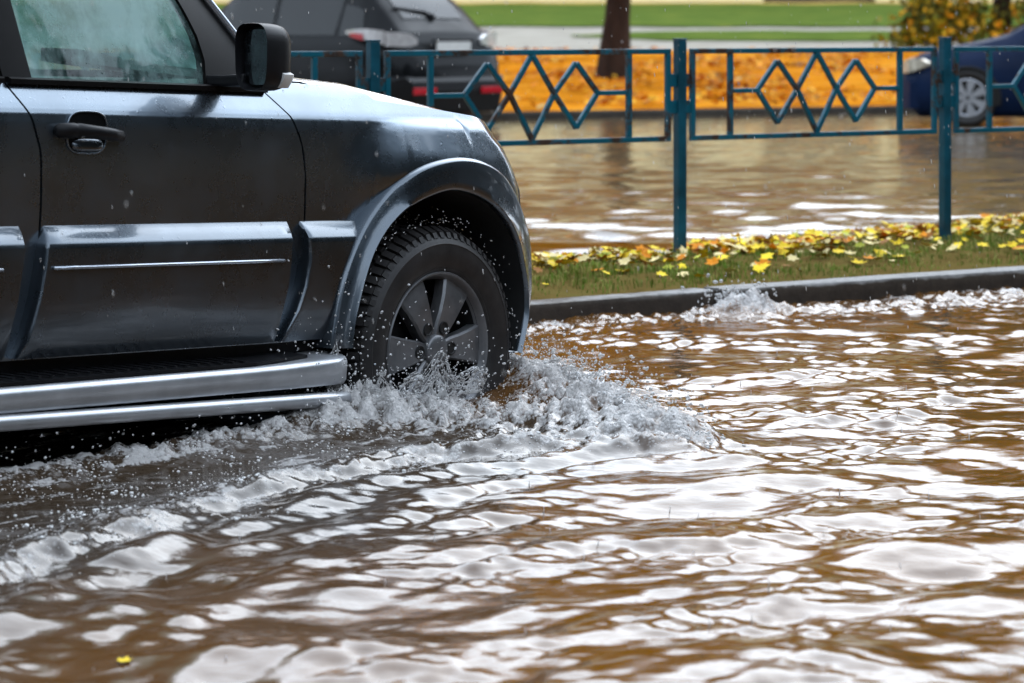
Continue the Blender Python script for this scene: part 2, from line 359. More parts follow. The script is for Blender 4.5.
# the vehicle's frame: u forward, s out of its near side, w up; origin at the near front hub
TH, PT = R(52), R(2.6)
O = Vector((-.2483, 8.8, .1534))
cT, sT = math.cos(TH), math.sin(TH)
# kerb frame: k along, m away from the street
K0 = (.11, 11.2); KA = R(30.7); ck, sk = math.cos(KA), math.sin(KA)
def km(k, m, z=0): return (K0[0]+k*ck-m*sk, K0[1]+k*sk+m*ck, z)

# ------------------------------------------------------------------ flood water
def poly_dist(px, py, P):
    best = np.full(px.shape, 1e9); tt = np.zeros(px.shape); n = len(P)-1
    for i in range(n):
        ax, ay = P[i]; bx, by = P[i+1]; dx, dy = bx-ax, by-ay
        t = np.clip(((px-ax)*dx+(py-ay)*dy)/(dx*dx+dy*dy),0,1)
        d = np.hypot(px-ax-t*dx, py-ay-t*dy); m = d < best
        best = np.where(m,d,best); tt = np.where(m,(i+t)/n,tt)
    return best, tt
wr = np.random.RandomState(11)
comps = []
for i in range(46):
    lam = .24*(1.05/.24)**wr.rand(); ang = R(-80)+wr.randn()*R(33)
    comps.append((2*np.pi/lam*math.cos(ang), 2*np.pi/lam*math.sin(ang), wr.rand()*2*np.pi, lam))
rip = []
for i in range(26):
    lam = .045*(.19/.045)**wr.rand(); ang = R(-80)+wr.randn()*R(50)
    rip.append((2*np.pi/lam*math.cos(ang), 2*np.pi/lam*math.sin(ang), wr.rand()*2*np.pi, lam))
def ripples(x, y, slope):
    wx = x+.03*pn(x*3,y*3,52); wy = y+.03*pn(x*3,y*3,62); h = 0
    for kx, ky, ph, lam in rip: h = h+slope*lam/(2*np.pi)*math.sqrt(2/len(rip))*np.sin(kx*wx+ky*wy+ph)
    return h*(.25+1.1*smst(-.25,.5,fbm(x*1.5,y*2.6,3,66)))
def ambient(x, y, slope):
    wx = x+.10*pn(x*1.3,y*1.3,50)+.03*pn(x*4,y*4,51); wy = y+.10*pn(x*1.3,y*1.3,60)+.03*pn(x*4,y*4,61)
    h = 0
    for kx, ky, ph, lam in comps:
        a = slope*lam/(2*np.pi)*math.sqrt(2/len(comps))
        sn = np.sin(kx*wx+ky*wy+ph); h = h+a*(sn+.6*(1-np.abs(sn))*2-.75)
    return h
BOW = [(.52,-.15),(.42,.16),(.18,.48),(-.04,.78),(-.24,1.04)]
CREST = [(-.18,1.02),(-.45,.84),(-.85,.66),(-1.4,.68),(-1.95,.72),(-2.6,.92),(-3.6,1.3)]
def water_h(x, y):
    dx, dy = x-O.x, y-O.y; u = dx*cT+dy*sT; s = dx*sT-dy*cT
    h = ambient(x, y, .074*(.65+.7*smst(-.4,.5,pn(x*.7,y*.9,33)))*(.68+.32*smst(9.5,6.5,y)))+ripples(x, y, .140+.020*smst(6.5,8.5,y))
    m = -(x-K0[0])*sk+(y-K0[1])*ck
    fa_, fc_ = -.55*u+.83*s, .83*u+.55*s
    turb = fbm(fa_*6,fc_*15,4,5); ridg = 1-np.abs(fbm(fa_*9,fc_*21,3,9)); strk = fbm(u*2.6,s*15,4,17); fine = fbm(x*20,y*20,3,14)*1.5
    db, tb = poly_dist(u, s, BOW); dc, tcx = poly_dist(u, s, CREST)
    bow = np.exp(-(db/(.13+.05*tb))**2)*(1-.35*tb)
    crest = np.exp(-(dc/.15)**2)*(1-.45*tcx)
    inside = smst(.0,.25,s)*0+smst(1.0,.45,s-.0)*smst(.2,-.4,u)       # calmer strip beside the vehicle
    h = h*(1-.75*np.clip(inside,0,1))
    h = h+bow*(.092+.018*turb+.020*(ridg-.6)+.012*fine)
    dsg = s-np.interp(-u,[-c_[0] for c_ in CREST],[c_[1] for c_ in CREST])
    wk = smst(-.1,-.5,u)*smst(-.06,.05,dsg)*np.exp(-np.clip(dsg,0,9)/.38)
    h = h+wk*.017*np.cos(2*np.pi*(dsg+.05*pn(u*2.5,s*2.5,19))/.21)
    h = h+crest*(.042+.005*turb+.007*strk+.004*(ridg-.6)+.010*fbm(u*5,s*24,3,73)+.006*fine+.010*pn(u*3.1,s*3.1,71))-.02*np.clip(inside,0,1)
    wash = np.exp(-((s-.06-.05*pn(u*3,u*0,3))/.13)**2)*smst(-.15,-.45,u)*(.55+.45*smst(-2.2,-.5,u))
    h = h+wash*(.050+.018*turb+.020*(ridg-.5)+.012*fine)
    wh = np.exp(-(((u+.30)/.26)**2+((s-.10)/.18)**2))
    h = h+wh*(.045+.020*turb+.022*ridg+.013*fine)
    mid = np.exp(-(((u+.05)/.42)**2+((s-.42)/.34)**2))
    h = h+mid*(.020*turb+.020*(ridg-.6)+.013*fine)
    kk = (x-K0[0])*ck+(y-K0[1])*sk
    ks = np.exp(-(((kk-.93)/.13)**2+((m+.08)/.12)**2))
    h = h+ks*(.055+.05*turb+.02*fine)
    lap = np.exp(-((m+.12)/.25)**2); h = h+lap*(.014*turb+.009*fine)
    foam = bow*(.66+.34*turb+.16*fine)+crest*(.36+.55*fbm(u*3.4,s*20,4,75)+.22*fine)+wash*(.56+.42*turb+.16*fine)+wh*(.56+.35*turb+.16*fine)+mid*(.40+.42*turb+.16*fine)
    foam = foam+ks*.75+lap*(.22+.42*np.clip(fbm(x*3,y*8,3,70),0,1))+np.clip(inside,0,1)*1.0*np.clip(fbm(u*3.2,s*16,4,40)-.12,0,.7)
    foam = foam+.34*np.clip(fbm(x*2.2,y*5,4,44)-.55,0,.5)
    foam = foam*smst(.05,-.05,m-.02)
    return h, np.clip(foam,0,1)
xs = np.concatenate([np.arange(-6,-1.7,.04),np.arange(-1.7,1.25,.0105),np.arange(1.25,2.6,.018),np.arange(2.6,7.01,.05)])
ys = np.concatenate([np.arange(2.5,4.9,.04),np.arange(4.9,9.8,.0125),np.arange(9.8,13.2,.022),np.arange(13.2,15.01,.06)])
X, Y = np.meshgrid(xs, ys); H, FO = water_h(X, Y)
m_ = -(X-K0[0])*sk+(Y-K0[1])*ck
H = np.where(m_ > .06, -.012+ambient(X,Y,.080), H)
edge = np.minimum(np.minimum(X-xs[0],xs[-1]-X),np.minimum(Y-ys[0],ys[-1]-Y)); H = H*smst(0,.5,edge)
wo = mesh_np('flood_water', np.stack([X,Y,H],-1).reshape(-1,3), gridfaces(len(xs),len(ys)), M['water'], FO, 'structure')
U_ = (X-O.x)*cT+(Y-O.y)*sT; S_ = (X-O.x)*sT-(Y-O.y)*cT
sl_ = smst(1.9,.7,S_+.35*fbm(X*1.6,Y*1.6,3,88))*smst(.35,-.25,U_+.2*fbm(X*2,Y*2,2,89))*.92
at_ = wo.data.attributes.new('car_reflection','FLOAT','POINT'); at_.data.foreach_set('value', sl_.astype(np.float32).ravel())
x0, x1, y0, y1 = xs[0], xs[-1], ys[0], ys[-1]
# the flooded carriageway beyond the verge
xf = np.arange(-14,22.01,.07); yf = np.concatenate([np.arange(y1,24,.05),np.arange(24,46.01,.12)])
X, Y = np.meshgrid(xf, yf)
sl = .055*smst(32,14,Y)+.045*smst(20,14,Y)+.016
Hf = ambient(X, Y, 1.0)*sl*smst(0,.5,Y-y1)
Ff = (1.9*np.clip(fbm(X*2.2,Y*1.5,4,80)-.30,0,.6))*smst(24,15,Y)
mesh_np('far_flood_water', np.stack([X,Y,Hf],-1).reshape(-1,3), gridfaces(len(xf),len(yf)), M['farwater'], Ff, 'structure')
b = MB()
for (a0,a1,c0,c1) in ((-60,x0,-40,y1),(x1,60,-40,y1),(x0,x1,-40,y0),(-60,-14,y1,46),(22,60,y1,46)):
    b.add([(a0,c0,0),(a1,c0,0),(a1,c1,0),(a0,c1,0)],[(0,1,2,3)])
tag(b.build('outer_flood_water', M['farwater'], smooth=False), kind='structure')

# ------------------------------------------------------------------ ground, verge, kerbs, far side
b = MB(); S = 900
b.add([(-S,-S,-.26),(S,-S,-.26),(S,S,-.26),(-S,S,-.26)],[(0,1,2,3)]); tag(b.build('road', M['asphalt'], smooth=False), kind='structure')
def medge(k): return np.interp(k,[-8,1,2,4.8,9],[1.65,1.7,1.8,2.6,3.4])
def verge_h(k, m):
    x, y, _ = km(k, m)
    t = m/medge(k)+.05*pn(np.asarray(x)*1.6,np.asarray(y)*1.6,21)
    return .046+.028*smst(.12,.5,t)-.17*smst(.88,1.14,t)+.020*pn(np.asarray(x)*3,np.asarray(y)*3,22)+.010*pn(np.asarray(x)*9,np.asarray(y)*9,23)
kk, mm = np.meshgrid(np.arange(-9,10.01,.05), np.arange(.14,4.0,.05))
V = np.stack([K0[0]+kk*ck-mm*sk, K0[1]+kk*sk+mm*ck, verge_h(kk,mm)],-1).reshape(-1,3)
mesh_np('verge', V, gridfaces(kk.shape[1],kk.shape[0]), M['soil'], None, 'structure')
# kerb stones, each about 2.7 m long; the nearer visible one has sunk and tilted
kd = [(-7.3,-4.6,.070,.070,0),(-4.58,-1.9,.068,.06,0),(-1.88,.86,.034,.068,.012),(.90,3.62,.072,.088,0),(3.64,6.4,.095,.1,0.004),(6.42,9.2,.1,.1,0)]
labs = ['grey kerb stone in the water off the left edge','grey kerb stone hidden behind the front of the dark vehicle','low sunken kerb stone just ahead of the black tyre, ending at the splash','longest visible kerb stone, grey top, between the splash and the right edge','kerb stone continuing past the right edge','farthest kerb stone past the right edge']
for (a, c, za, zc, dm), lab in zip(kd, labs):
    b = MB()
    rings = []
    n = 24
    for i in range(n+1):
        k = a+(c-a)*i/n; z = za+(zc-za)*i/n; wob = .003*float(pn(k*5,1.5,4)); f = -.0+dm+wob
        pr = [(f,-.25),(f+.004,z-.022),(f+.012,z-.006),(f+.028,z),(f+.15,z-.004),(f+.15,-.25)]
        rings.append([km(k, q[0], q[1]+.002*float(pn(k*9,q[0]*30,6))) for q in pr])
    b.loft(rings); o = b.build('kerb_stone', M['kerb'], auto=40); tag(o, lab, 'kerb stone', 'kerb stones along the verge')

# grass on the verge
def blades(rg, n, place, h0, h1, w0, mats):
    b = MB()
    for i in range(n):
        x, y, z, sc = place(rg)
        a = rg.random()*6.283; hh = rg.uniform(h0,h1)*sc; ln = rg.uniform(.1,.7)*hh; ww = w0*rg.uniform(.6,1.3)
        dx, dy = math.cos(a), math.sin(a); px, py = -dy*ww, dx*ww
        b.cur = 0 if rg.random() < .5 else (1 if rg.random() < .5 else 2)
        b.add([(x-px,y-py,z-.01),(x+px,y+py,z-.01),(x+dx*ln*.4+px*.8,y+dy*ln*.4+py*.8,z+hh*.65),(x+dx*ln*.4-px*.8,y+dy*ln*.4-py*.8,z+hh*.65),(x+dx*ln,y+dy*ln,z+hh)],[(0,1,2,3),(3,2,4)])
    return b
def pv(rg):
    while 1:
        k = rg.uniform(-1.6,6.2); e = float(medge(k)); m = rg.uniform(.22,e*1.0); t = m/e
        x, y, _ = km(k, m)
        d = float(fbm(x*2.3,y*2.3,3,90))
        if rg.random() < (.25+.75*float(smst(-.3,.35,d)))*float(smst(.12,.35,t))*(1-.6*float(smst(.93,1,t))):
            return x, y, float(verge_h(k,m)), .55+.7*float(smst(-.4,.8,d))
b = blades(random.Random(3), 19000, pv, .015, .042, .003, GM)
tag(b.build('verge_grass', GM, smooth=False), 'short sparse wet grass on the muddy strip behind the kerb', kind='stuff')
# fallen leaves
def leaf(b, rg, p, size, nrm=None):
    a = rg.random()*6.283; n = Vector(nrm or (rg.gauss(0,.38),rg.gauss(0,.38),1)).normalized()
    t = n.cross(Vector((math.cos(a),math.sin(a),.01))).normalized(); q = n.cross(t); p = Vector(p)
    out = [(0,-.5),(.22,-.32),(.5,-.28),(.34,-.02),(.48,.26),(.2,.24),(0,.58),(-.2,.24),(-.48,.26),(-.34,-.02),(-.5,-.28),(-.22,-.32)]
    cu = rg.uniform(-.25,.6)
    vs = [p]+[p+(t*x+q*y+n*cu*(x*x+y*y))*size*rg.uniform(.85,1.15) for x,y in out]
    b.add(vs,[(0,1+i,1+(i+1)%12) for i in range(12)])
rg = random.Random(5); b = MB(); n = 0
while n < 2700:
    k = rg.uniform(-1.0,6.2); e = float(medge(k)); t = .84+rg.gauss(0,.10) if rg.random() < .86 else rg.uniform(.3,1)
    if not .15 < t < 1.0: continue
    if k < 1.5: t -= .16*rg.random()
    x, y, _ = km(k, t*e)
    if rg.random() > .15+.85*float(smst(-.25,.3,fbm(x*1.8,y*1.8,3,97)))*(.55 if k < 1.6 else 1): continue
    q = rg.random(); b.cur = 0 if q < .42 else 1 if q < .58 else 2 if q < .84 else 3 if q < .92 else 4
    leaf(b, rg, (x,y,float(verge_h(k,t*e))+rg.uniform(.012,.045)), rg.uniform(.028,.075)); n += 1
tag(b.build('fallen_leaves', LM, smooth=False), 'yellow and orange leaves strewn along the foot of the fence', kind='stuff')

# far side of the flooded road
def fky(x): return float(np.interp(x,[-60,-1.3,-.55,-.35,40],[36.8,36.8,34.5,32.9,52.3]))      # far kerb line with a parking bay at its left end
hz = [(20,.08),(33,.10),(36,.13),(42,.30),(48,.50),(52,.64),(55,.76),(58,.87),(60,.94),(62,1.01),(70,1.28),(80,1.56),(86,1.64),(400,1.7)]
def fh(y): return np.interp(y,[a for a,_ in hz],[b_ for _,b_ in hz])
b = MB(); rings = []
for x in sorted([-40,-30,-20,-10,-5,-2,-1.3,-.95,-.55,-.45,-.35]+[i*.5 for i in range(0,76)]):
    pr = [(0,-.26),(.0,.07),(.02,.09),(.18,.09),(.18,-.26)]
    rings.append([(x,fky(x)+q,z) for q,z in pr])
b.loft(rings); tag(b.build('far_kerb', M['darkkerb'], auto=40), kind='structure')
def strip(name, yb0, yb1, mat, dz=0, wig=.25, xr=(-60,70), kind='structure'):
    xs_ = np.linspace(xr[0],xr[1],160); nr = max(4,int((yb1(0)-yb0(0))/1.2)+3)
    pts = []
    for i in range(nr+1):
        row = []
        for x in xs_:
            y = yb0(x)+(yb1(x)-yb0(x))*i/nr
            y += wig*float(pn(x*.45,i*.0+3.3,31+i))*(1 if i in (0,nr) else .3)
            row.append((x,y,float(fh(y))+dz+.03*float(pn(x*.6,y*.6,8))*(1 if y > 45 else .3)))
        pts.append(row)
    b = MB(); b.grid(pts); o = b.build(name, mat); o['kind'] = kind; return o
# leaf ground from the far kerb up to the path
pts = []
for x in np.linspace(-20,32,140):
    yk = min(fky(x)+.17, 50.8)
    pts.append([(x, yk+(51.2-yk)*j/16, float(fh(yk+(51.2-yk)*j/16))*(1 if j else 0)+.09*(0 if j else 1)+.03*float(pn(x*.8,j*.7,3))*(1 if 0 < j < 16 else 0)) for j in range(17)])
b = MB(); b.grid(pts); tag(b.build('leaf_ground', M['leafground']), kind='structure')
strip('footpath', lambda x: 51.0, lambda x: 62.0, M['path'], .004)
gx = lambda x: 1.5+0*x
strip('grass_wedge', lambda x: 54.4+max(0,(3.2-x))*1.1 if x < 3.2 else 54.4, lambda x: 59.0-max(0,(3.2-x))*1.0 if x < 3.2 else 59.0, M['lawn'], .03, .2, (1.2,60))
strip('lawn', lambda x: 61.4, lambda x: 81, M['lawn'], .035, .3)
strip('yellow_litter_ground', lambda x: 80.6, lambda x: 95, M['yellowground'], .04, .8)
b = MB(); b.add([(-S,94.5,1.62),(S,94.5,1.62),(S,S,1.8),(-S,S,1.8)],[(0,1,2,3)])
b.add([(-S,46,-.02),(-59,46,-.02),(-59,95,1.6),(-S,95,1.6)],[(0,1,2,3)]); b.add([(69,46,-.02),(S,46,-.02),(S,95,1.6),(69,95,1.6)],[(0,1,2,3)])
b.add([(-60,46,.2),(-20,46,.2),(-20,51.2,.6),(-60,51.2,.6)],[(0,1,2,3)]); b.add([(32,46,.2),(70,46,.2),(70,51.2,.6),(32,51.2,.6)],[(0,1,2,3)])
tag(b.build('far_ground', M['lawn'], smooth=False), kind='structure')
rg = random.Random(9); b = MB(); n = 0
while n < 9500:
    x = rg.uniform(-9,13); yk = fky(x)+.2; y = rg.uniform(min(yk,48),50.8)
    d = float(fbm(x*.6,y*.35,3,55))
    if y < yk or rg.random() > .06+.94*float(smst(-.2,.3,d)): continue
    q = rg.random(); b.cur = 1 if q < .55 else 0 if q < .82 else 2 if q < .86 else 3
    s_ = rg.uniform(.035,.085); a = rg.random()*6.28; t = rg.uniform(-.5,.5); z = float(fh(y))+rg.uniform(.02,.07)
    c_, s2 = math.cos(a)*s_, math.sin(a)*s_
    b.add([(x-c_,y-s2,z-t*s_),(x+s2*.7,y-c_*.7,z),(x+c_,y+s2,z+t*s_),(x-s2*.7,y+c_*.7,z+.01)],[(0,1,2,3)]); n += 1
tag(b.build('leaf_carpet', CM, smooth=False), 'thick orange leaf carpet beyond the flooded road', kind='stuff')

# ------------------------------------------------------------------ fence
fen = thing('metal_fence', (0,0,0), 0, 'low teal metal fence with diamond lattice panels standing on the leafy verge', 'fence')
PP = [Vector((-.62-1.424*2,12.5-.9*2,0)),Vector((-.62-1.424,12.5-.9,0)),Vector((-.62,12.5,0)),Vector((.804,13.4,0)),Vector((2.207,14.27,0)),Vector((3.61,15.14,0)),Vector((5.01,16.01,0))]
ZT = 1.095
for i, p in enumerate(PP):
    d = (PP[min(i+1,6)]-PP[max(i-1,0)]).normalized(); nn = Vector((-d.y,d.x,0))
    b = MB(); b.box((p.x,p.y,(ZT-.25)/2),(.048,.048,ZT+.25),(d,nn,Vector((0,0,1)))); po = b.build('post', M['fenceclean'], fen, False, .004)
    b = MB(); b.box((p.x,p.y,ZT+.004),(.052,.052,.008),(d,nn,Vector((0,0,1)))); b.build('post_cap', M['fenceclean'], po, False, .002)
    for sg_ in (-1,1):
        if (i == 0 and sg_ < 0) or (i == 6 and sg_ > 0): continue
        for zz in (.902,.775):
            b = MB(); c = p+d*sg_*.047+nn*.0; b.box((c.x,c.y,zz),(.052,.012,.062),(d,nn,Vector((0,0,1)))); b.build('bracket', M['fence'], po, False, .002)
for i in range(6):
    a, e = PP[i], PP[i+1]; d = (e-a); Ls = d.length; d.normalize(); g = .072; Lp = Ls-2*g; z0, z1 = .624, 1.041
    nn = Vector((-d.y,d.x,0))
    def q(t, z, off=0): v = a+d*(g+t)+nn*off; return (v.x,v.y,z)
    b = MB(); W = .0255
    b.bar(q(-W/2,z1),q(Lp+W/2,z1),W,W); b.bar(q(-W/2,z0),q(Lp+W/2,z0),W,W)
    for t in (0,Lp): b.bar(q(t,z0+W/2),q(t,z1-W/2),W,W,up=nn)
    for t in (.225,Lp-.225): b.bar(q(t,z0+W/2,.001),q(t,z1-W/2,.001),W,W,up=nn)
    pan = b.build('panel', M['fence'], fen, False, .003)
    b = MB(); zc = (z0+z1)/2+.015; c0 = Lp/2; hw = .122; W2 = .023
    b.bar(q(.225+W/2,zc),q(c0-3*hw,zc),W2,W2); b.bar(q(c0+3*hw,zc),q(Lp-.225-W/2,zc),W2,W2)
    tops = {-1:zc+.143,0:z1-.012,1:zc+.143}; bots = {-1:zc-.162,0:z0+.012,1:zc-.162}
    for j in (-1,0,1):
        cx = c0+2*hw*j
        for sd_ in (-1,1):
            o_ = .002*sd_
            b.bar(q(cx-sd_*hw,zc,o_),q(cx,tops[j],o_),W2,W2,up=nn); b.bar(q(cx-sd_*hw,zc,-o_),q(cx,bots[j],-o_),W2,W2,up=nn)
    b.build('diamond_lattice', M['fence'], pan, False, .003)
# ------------------------------------------------------------------ the dark off-roader in the flood
suv = bpy.data.objects.new('offroad_car', None); col.objects.link(suv); suv.empty_display_size = .2
dU = Vector((cT*math.cos(PT), sT*math.cos(PT), -math.sin(PT))); nS = Vector((sT,-cT,0)); lY = -nS; wW = dU.cross(lY)
suv.matrix_world = Matrix(((dU.x,lY.x,wW.x,O.x),(dU.y,lY.y,wW.y,O.y),(dU.z,lY.z,wW.z,O.z),(0,0,0,1)))
tag(suv, 'dark graphite off-road car driving through the flood, wheel throwing up water', 'car')
CS = -.915                                   # centre line
def PS(side):
    return (lambda u,s,w: (u,-s,w)) if side > 0 else (lambda u,s,w: (u,-(2*CS-s),w))
def cutF(w): return ip(w,[(.03,-.553),(.414,-.553),(.556,-.559),(.645,-.581),(.726,-.629),(.802,-.707),(.84,-.75)])
def cutR(w): return ip(w,[(.03,-1.618),(.481,-1.617),(.61,-1.626),(.70,-1.662),(.782,-1.713),(.81,-1.73)])
def Wc(u): return ip(u,[(-.75,.815),(-.62,.824),(-.459,.825),(-.338,.798),(-.182,.779),(.012,.766),(.25,.742),(.45,.705),(.56,.66),(.64,.595),(.70,.51),(.74,.40)])
ARO = [(-.475,.03),(-.475,.05),(-.425,.244),(-.331,.404),(-.204,.517),(-.081,.579),(.086,.605),(.239,.59),(.362,.539),(.44,.455),(.50,.36),(.522,.293),(.532,.2),(.522,.119),(.475,.0),(.43,-.03)]
ARI = [(-.40,.03),(-.387,.126),(-.316,.312),(-.194,.43),(-.027,.491),(.103,.50),(.263,.454),(.383,.352),(.448,.224),(.463,.123),(.445,.05),(.415,-.02)]
SP = [(-.1,-.085),(.04,-.072),(.3,-.062),(.45,-.058),(.6,-.054),(.69,-.054),(.715,-.057),(.728,-.063),(.742,-.071),(.80,-.107),(.85,-.15)]
UF = [(.4,.46),(.505,.414),(.59,.363),(.645,.33),(.675,.29),(.72,.255),(.80,.2)]
def bs(u, w):
    s = ip(w, SP) - 4*max(0,u-ip(w,UF))**2 - .35*max(0,-3.1-u)**2
    r = math.hypot(u-.05, w+.02)
    t = min(max((.80-r)/.17,0),1.15); s += .066*(t*t/.5 if t < .25 else t-.125)*float(smst(.36,.62,w))*float(smst(.735,.70,w))*float(smst(-.46,-.14,u))
    r2 = math.hypot(u+2.83, w+.02)
    t = min(max((.80-r2)/.17,0),1.2); s += .074*(t*t/.5 if t < .25 else t-.125)*float(smst(.38,.56,w))*float(smst(.735,.70,w))
    return s
def resample(P, n):
    P = [Vector((a,b_,0)) for a,b_ in P]
    # smooth once (Catmull-Rom), then even spacing
    Q = []
    for i in range(len(P)-1):
        p0,p1,p2,p3 = P[max(i-1,0)],P[i],P[i+1],P[min(i+2,len(P)-1)]
        for k in range(8):
            t = k/8; Q.append(.5*((2*p1)+(p2-p0)*t+(2*p0-5*p1+4*p2-p3)*t*t+(3*p1-p0-3*p2+p3)*t**3))
    Q.append(P[-1]); L_ = [0]
    for i in range(1,len(Q)): L_.append(L_[-1]+(Q[i]-Q[i-1]).length)
    xs_ = np.linspace(0,L_[-1],n); ux = np.interp(xs_,L_,[q.x for q in Q]); wx = np.interp(xs_,L_,[q.y for q in Q])
    return list(zip(ux,wx))
ARO2 = resample(ARO,64); ARI2 = resample(ARI,64)
def arch(u, c=0.0, flip=1):
    x = (u-c)*flip
    return ip(x,[(-9,.03),(-.476,.03),(-.474,.05),(-.425,.244),(-.331,.404),(-.204,.517),(-.081,.579),(.086,.605),(.239,.59),(.362,.539),(.44,.455),(.50,.36),(.522,.293),(.56,.27),(9,.27)])
def panel(name, mat, parent, side, na, nb, fn, rim=.035, bev=0, **kw):
    """fn(a,b)->(u,s,w); the border is folded inwards by rim"""
    P = PS(side); b = MB(); pts = []
    for i in range(-1,na+2):
        row = []
        for j in range(-1,nb+2):
            a = min(max(i/na,0),1); c = min(max(j/nb,0),1); u,s,w_ = fn(a,c)
            if i in (-1,na+1) or j in (-1,nb+1): s -= rim
            elif bev and (i in (0,na) or j in (0,)): s -= bev
            row.append(P(u,s,w_))
        pts.append(row)
    b.grid(pts); return b.build(name, mat, parent, True, auto=kw.get('auto',38))
def lerp(a,b_,t): return a+(b_-a)*t
Wrow = sorted(set([.05,.15,.25,.35,.45,.55,.62,.66,.69,.705,.715,.722,.728,.735,.745,.76,.78,.795]))
def wmap(c, lo, hi):                         # spends rows round the shoulder crease
    W_ = [lo]+[q for q in Wrow if lo+.01 < q < hi-.004]+[hi]
    x = c*(len(W_)-1); i = min(int(x),len(W_)-2); return lerp(W_[i],W_[i+1],x-i)
def sgl(w): return -.118-(w-.81)*.32
def GF(w): return ip(w,[(.80,-.940),(.886,-.923),(.96,-.938),(1.056,-.985),(1.2,-1.10),(1.33,-1.22)])
def GR(w): return ip(w,[(.80,-1.615),(1.022,-1.641),(1.33,-1.70)])
def AL(w): return ip(w,[(.80,-.60),(.84,-.63),(.975,-.742),(1.065,-.822),(1.2,-.945),(1.33,-1.065),(1.43,-1.16)])
for side in (1,-1):
    P = PS(side)
    # front wing
    def f_wing(a,c):
        u0 = lerp(-.549,.64,a); lo = arch(u0)-.012 if u0 > -.47 else .055
        k = (1-a)**6; hi = Wc(lerp(-.735,.64,a)) if a < .3 else Wc(u0+ (cutF(.82)+.553)*k)
        w_ = wmap(c,lo,hi) if hi > .75 else lerp(lo,hi,c)
        u = u0+(cutF(w_)+.553)*k
        if a > .999: pass
        return (u, bs(u,w_), w_)
    panel('front_wing', M['paint'], suv, side, 70, 26, f_wing, .03)
    def f_fd(a,c):
        w_ = wmap(c,.05,.797); u = lerp(cutR(w_)+.004, cutF(w_)-.004, a); return (u,bs(u,w_),w_)
    fd = panel('front_door', M['paint'], suv, side, 24, 34, f_fd, .03)
    def RQ(w_): return -2.40
    def f_rd(a,c):
        w_ = wmap(c,.05,.797); u = lerp(-2.40+.004, cutR(w_)-.004, a)
        if w_ < .56: u = max(u, lerp(-2.40, -2.40+ip(w_,[(.03,.15),(.25,.09),(.45,0)]), 1-a))
        return (u,bs(u,w_),w_)
    rd = panel('rear_door', M['paint'], suv, side, 20, 34, f_rd, .03)
    def f_rq(a,c):
        u = lerp(-3.85,-2.404,a); lo = max(arch(u,-2.78,-1)-.012, .03) if u > -3.31 else .20
        w_ = lerp(lo,.80,c); return (u,bs(u,w_),w_)
    panel('rear_quarter', M['paint'], suv, side, 50, 26, f_rq, .03)
    # raised lower mouldings of wing and doors with the scooped joints between them
    SPc = [(.05,-.045),(.09,-.028),(.15,-.018),(.28,-.012),(.362,-.014),(.374,-.022),(.385,-.030),(.408,-.054),(.416,-.066)]
    def clad(name, parent, LU, RU, u_add=0):
        rows = [.056,.075,.10,.15,.22,.30,.35,.362,.368,.374,.380,.388,.398,.408,.416]
        nb = len(rows)-1
        def f(a,c):
            w_ = rows[min(int(round(c*nb)),nb)]; l, r_ = ip(w_,LU)+u_add, ip(w_,RU)+u_add
            L_ = r_-l; e = .022
            aa = a
            x = [0,.001,.002,.004,.008] ; n_ = 30
            i = int(round(a*n_))
            if i < 5: u = l+x[i]; q = i
            elif i > n_-5: u = r_-x[n_-i]; q = n_-i
            else: u = lerp(l+.008,r_-.008,(i-4)/(n_-8)); q = 5
            s = ip(w_,SPc); base = -.066
            s = base+(s-base)*[0,.45,.72,.9,.98,1][q] + (bs(u,.3)+.062)*(1 if u > .3 or u < -3.1 else 0)
            return (u,s,w_)
        return panel(name, M['clad'], parent, side, 30, nb, f, .014, auto=35)
    dl = [(.056,-1.709),(.10,-1.69),(.25,-1.646),(.359,-1.637),(.416,-1.650)]
    dr = [(.056,-.684),(.137,-.676),(.234,-.650),(.367,-.643),(.416,-.628)]
    dl2 = [(w_,u+.012) for w_,u in dl]
    clad('door_moulding', fd, [(w_,u+.0) for w_,u in dl] and [(.056,-1.612),(.10,-1.605),(.25,-1.598),(.359,-1.596),(.416,-1.602)] if False else [(.056,-1.700),(.10,-1.68),(.25,-1.640),(.359,-1.628),(.416,-1.606)], dr)
    clad('door_moulding', rd, [(.056,-2.27),(.25,-2.33),(.416,-2.38)], [(.056,-1.745),(.137,-1.735),(.234,-1.712),(.367,-1.700),(.416,-1.690)])
    b = MB(); fl = [(.063,-.655),(.194,-.592),(.291,-.572),(.396,-.584)]
    clad('wing_moulding', suv, [(.056,-.660),(.10,-.640),(.194,-.592),(.291,-.571),(.39,-.580),(.416,-.578)], [(.056,-.462),(.15,-.44),(.244,-.41),(.33,-.37),(.416,-.318)])
    for dd, ua, ub in ((fd,-1.607,-.694),(rd,-2.25,-1.79)):
        b = MB(); b.tube([P(lerp(ua,ub,i/10),-.008,.299) for i in range(11)],.0055,6); b.build('trim_strip', M['chrome'], dd)
        b = MB(); wl = .802
        u0,u1 = (-1.712,-.70) if dd is fd else (-2.40,-1.733)
        b.loft([[P(u,-.088,wl-.009),P(u,-.088,wl+.005),P(u,-.100,wl+.010),P(u,-.125,wl+.010),P(u,-.125,wl-.009)] for u in np.linspace(u0,u1,12)])
        b.build('belt_moulding', M['frame'], dd, auto=40)
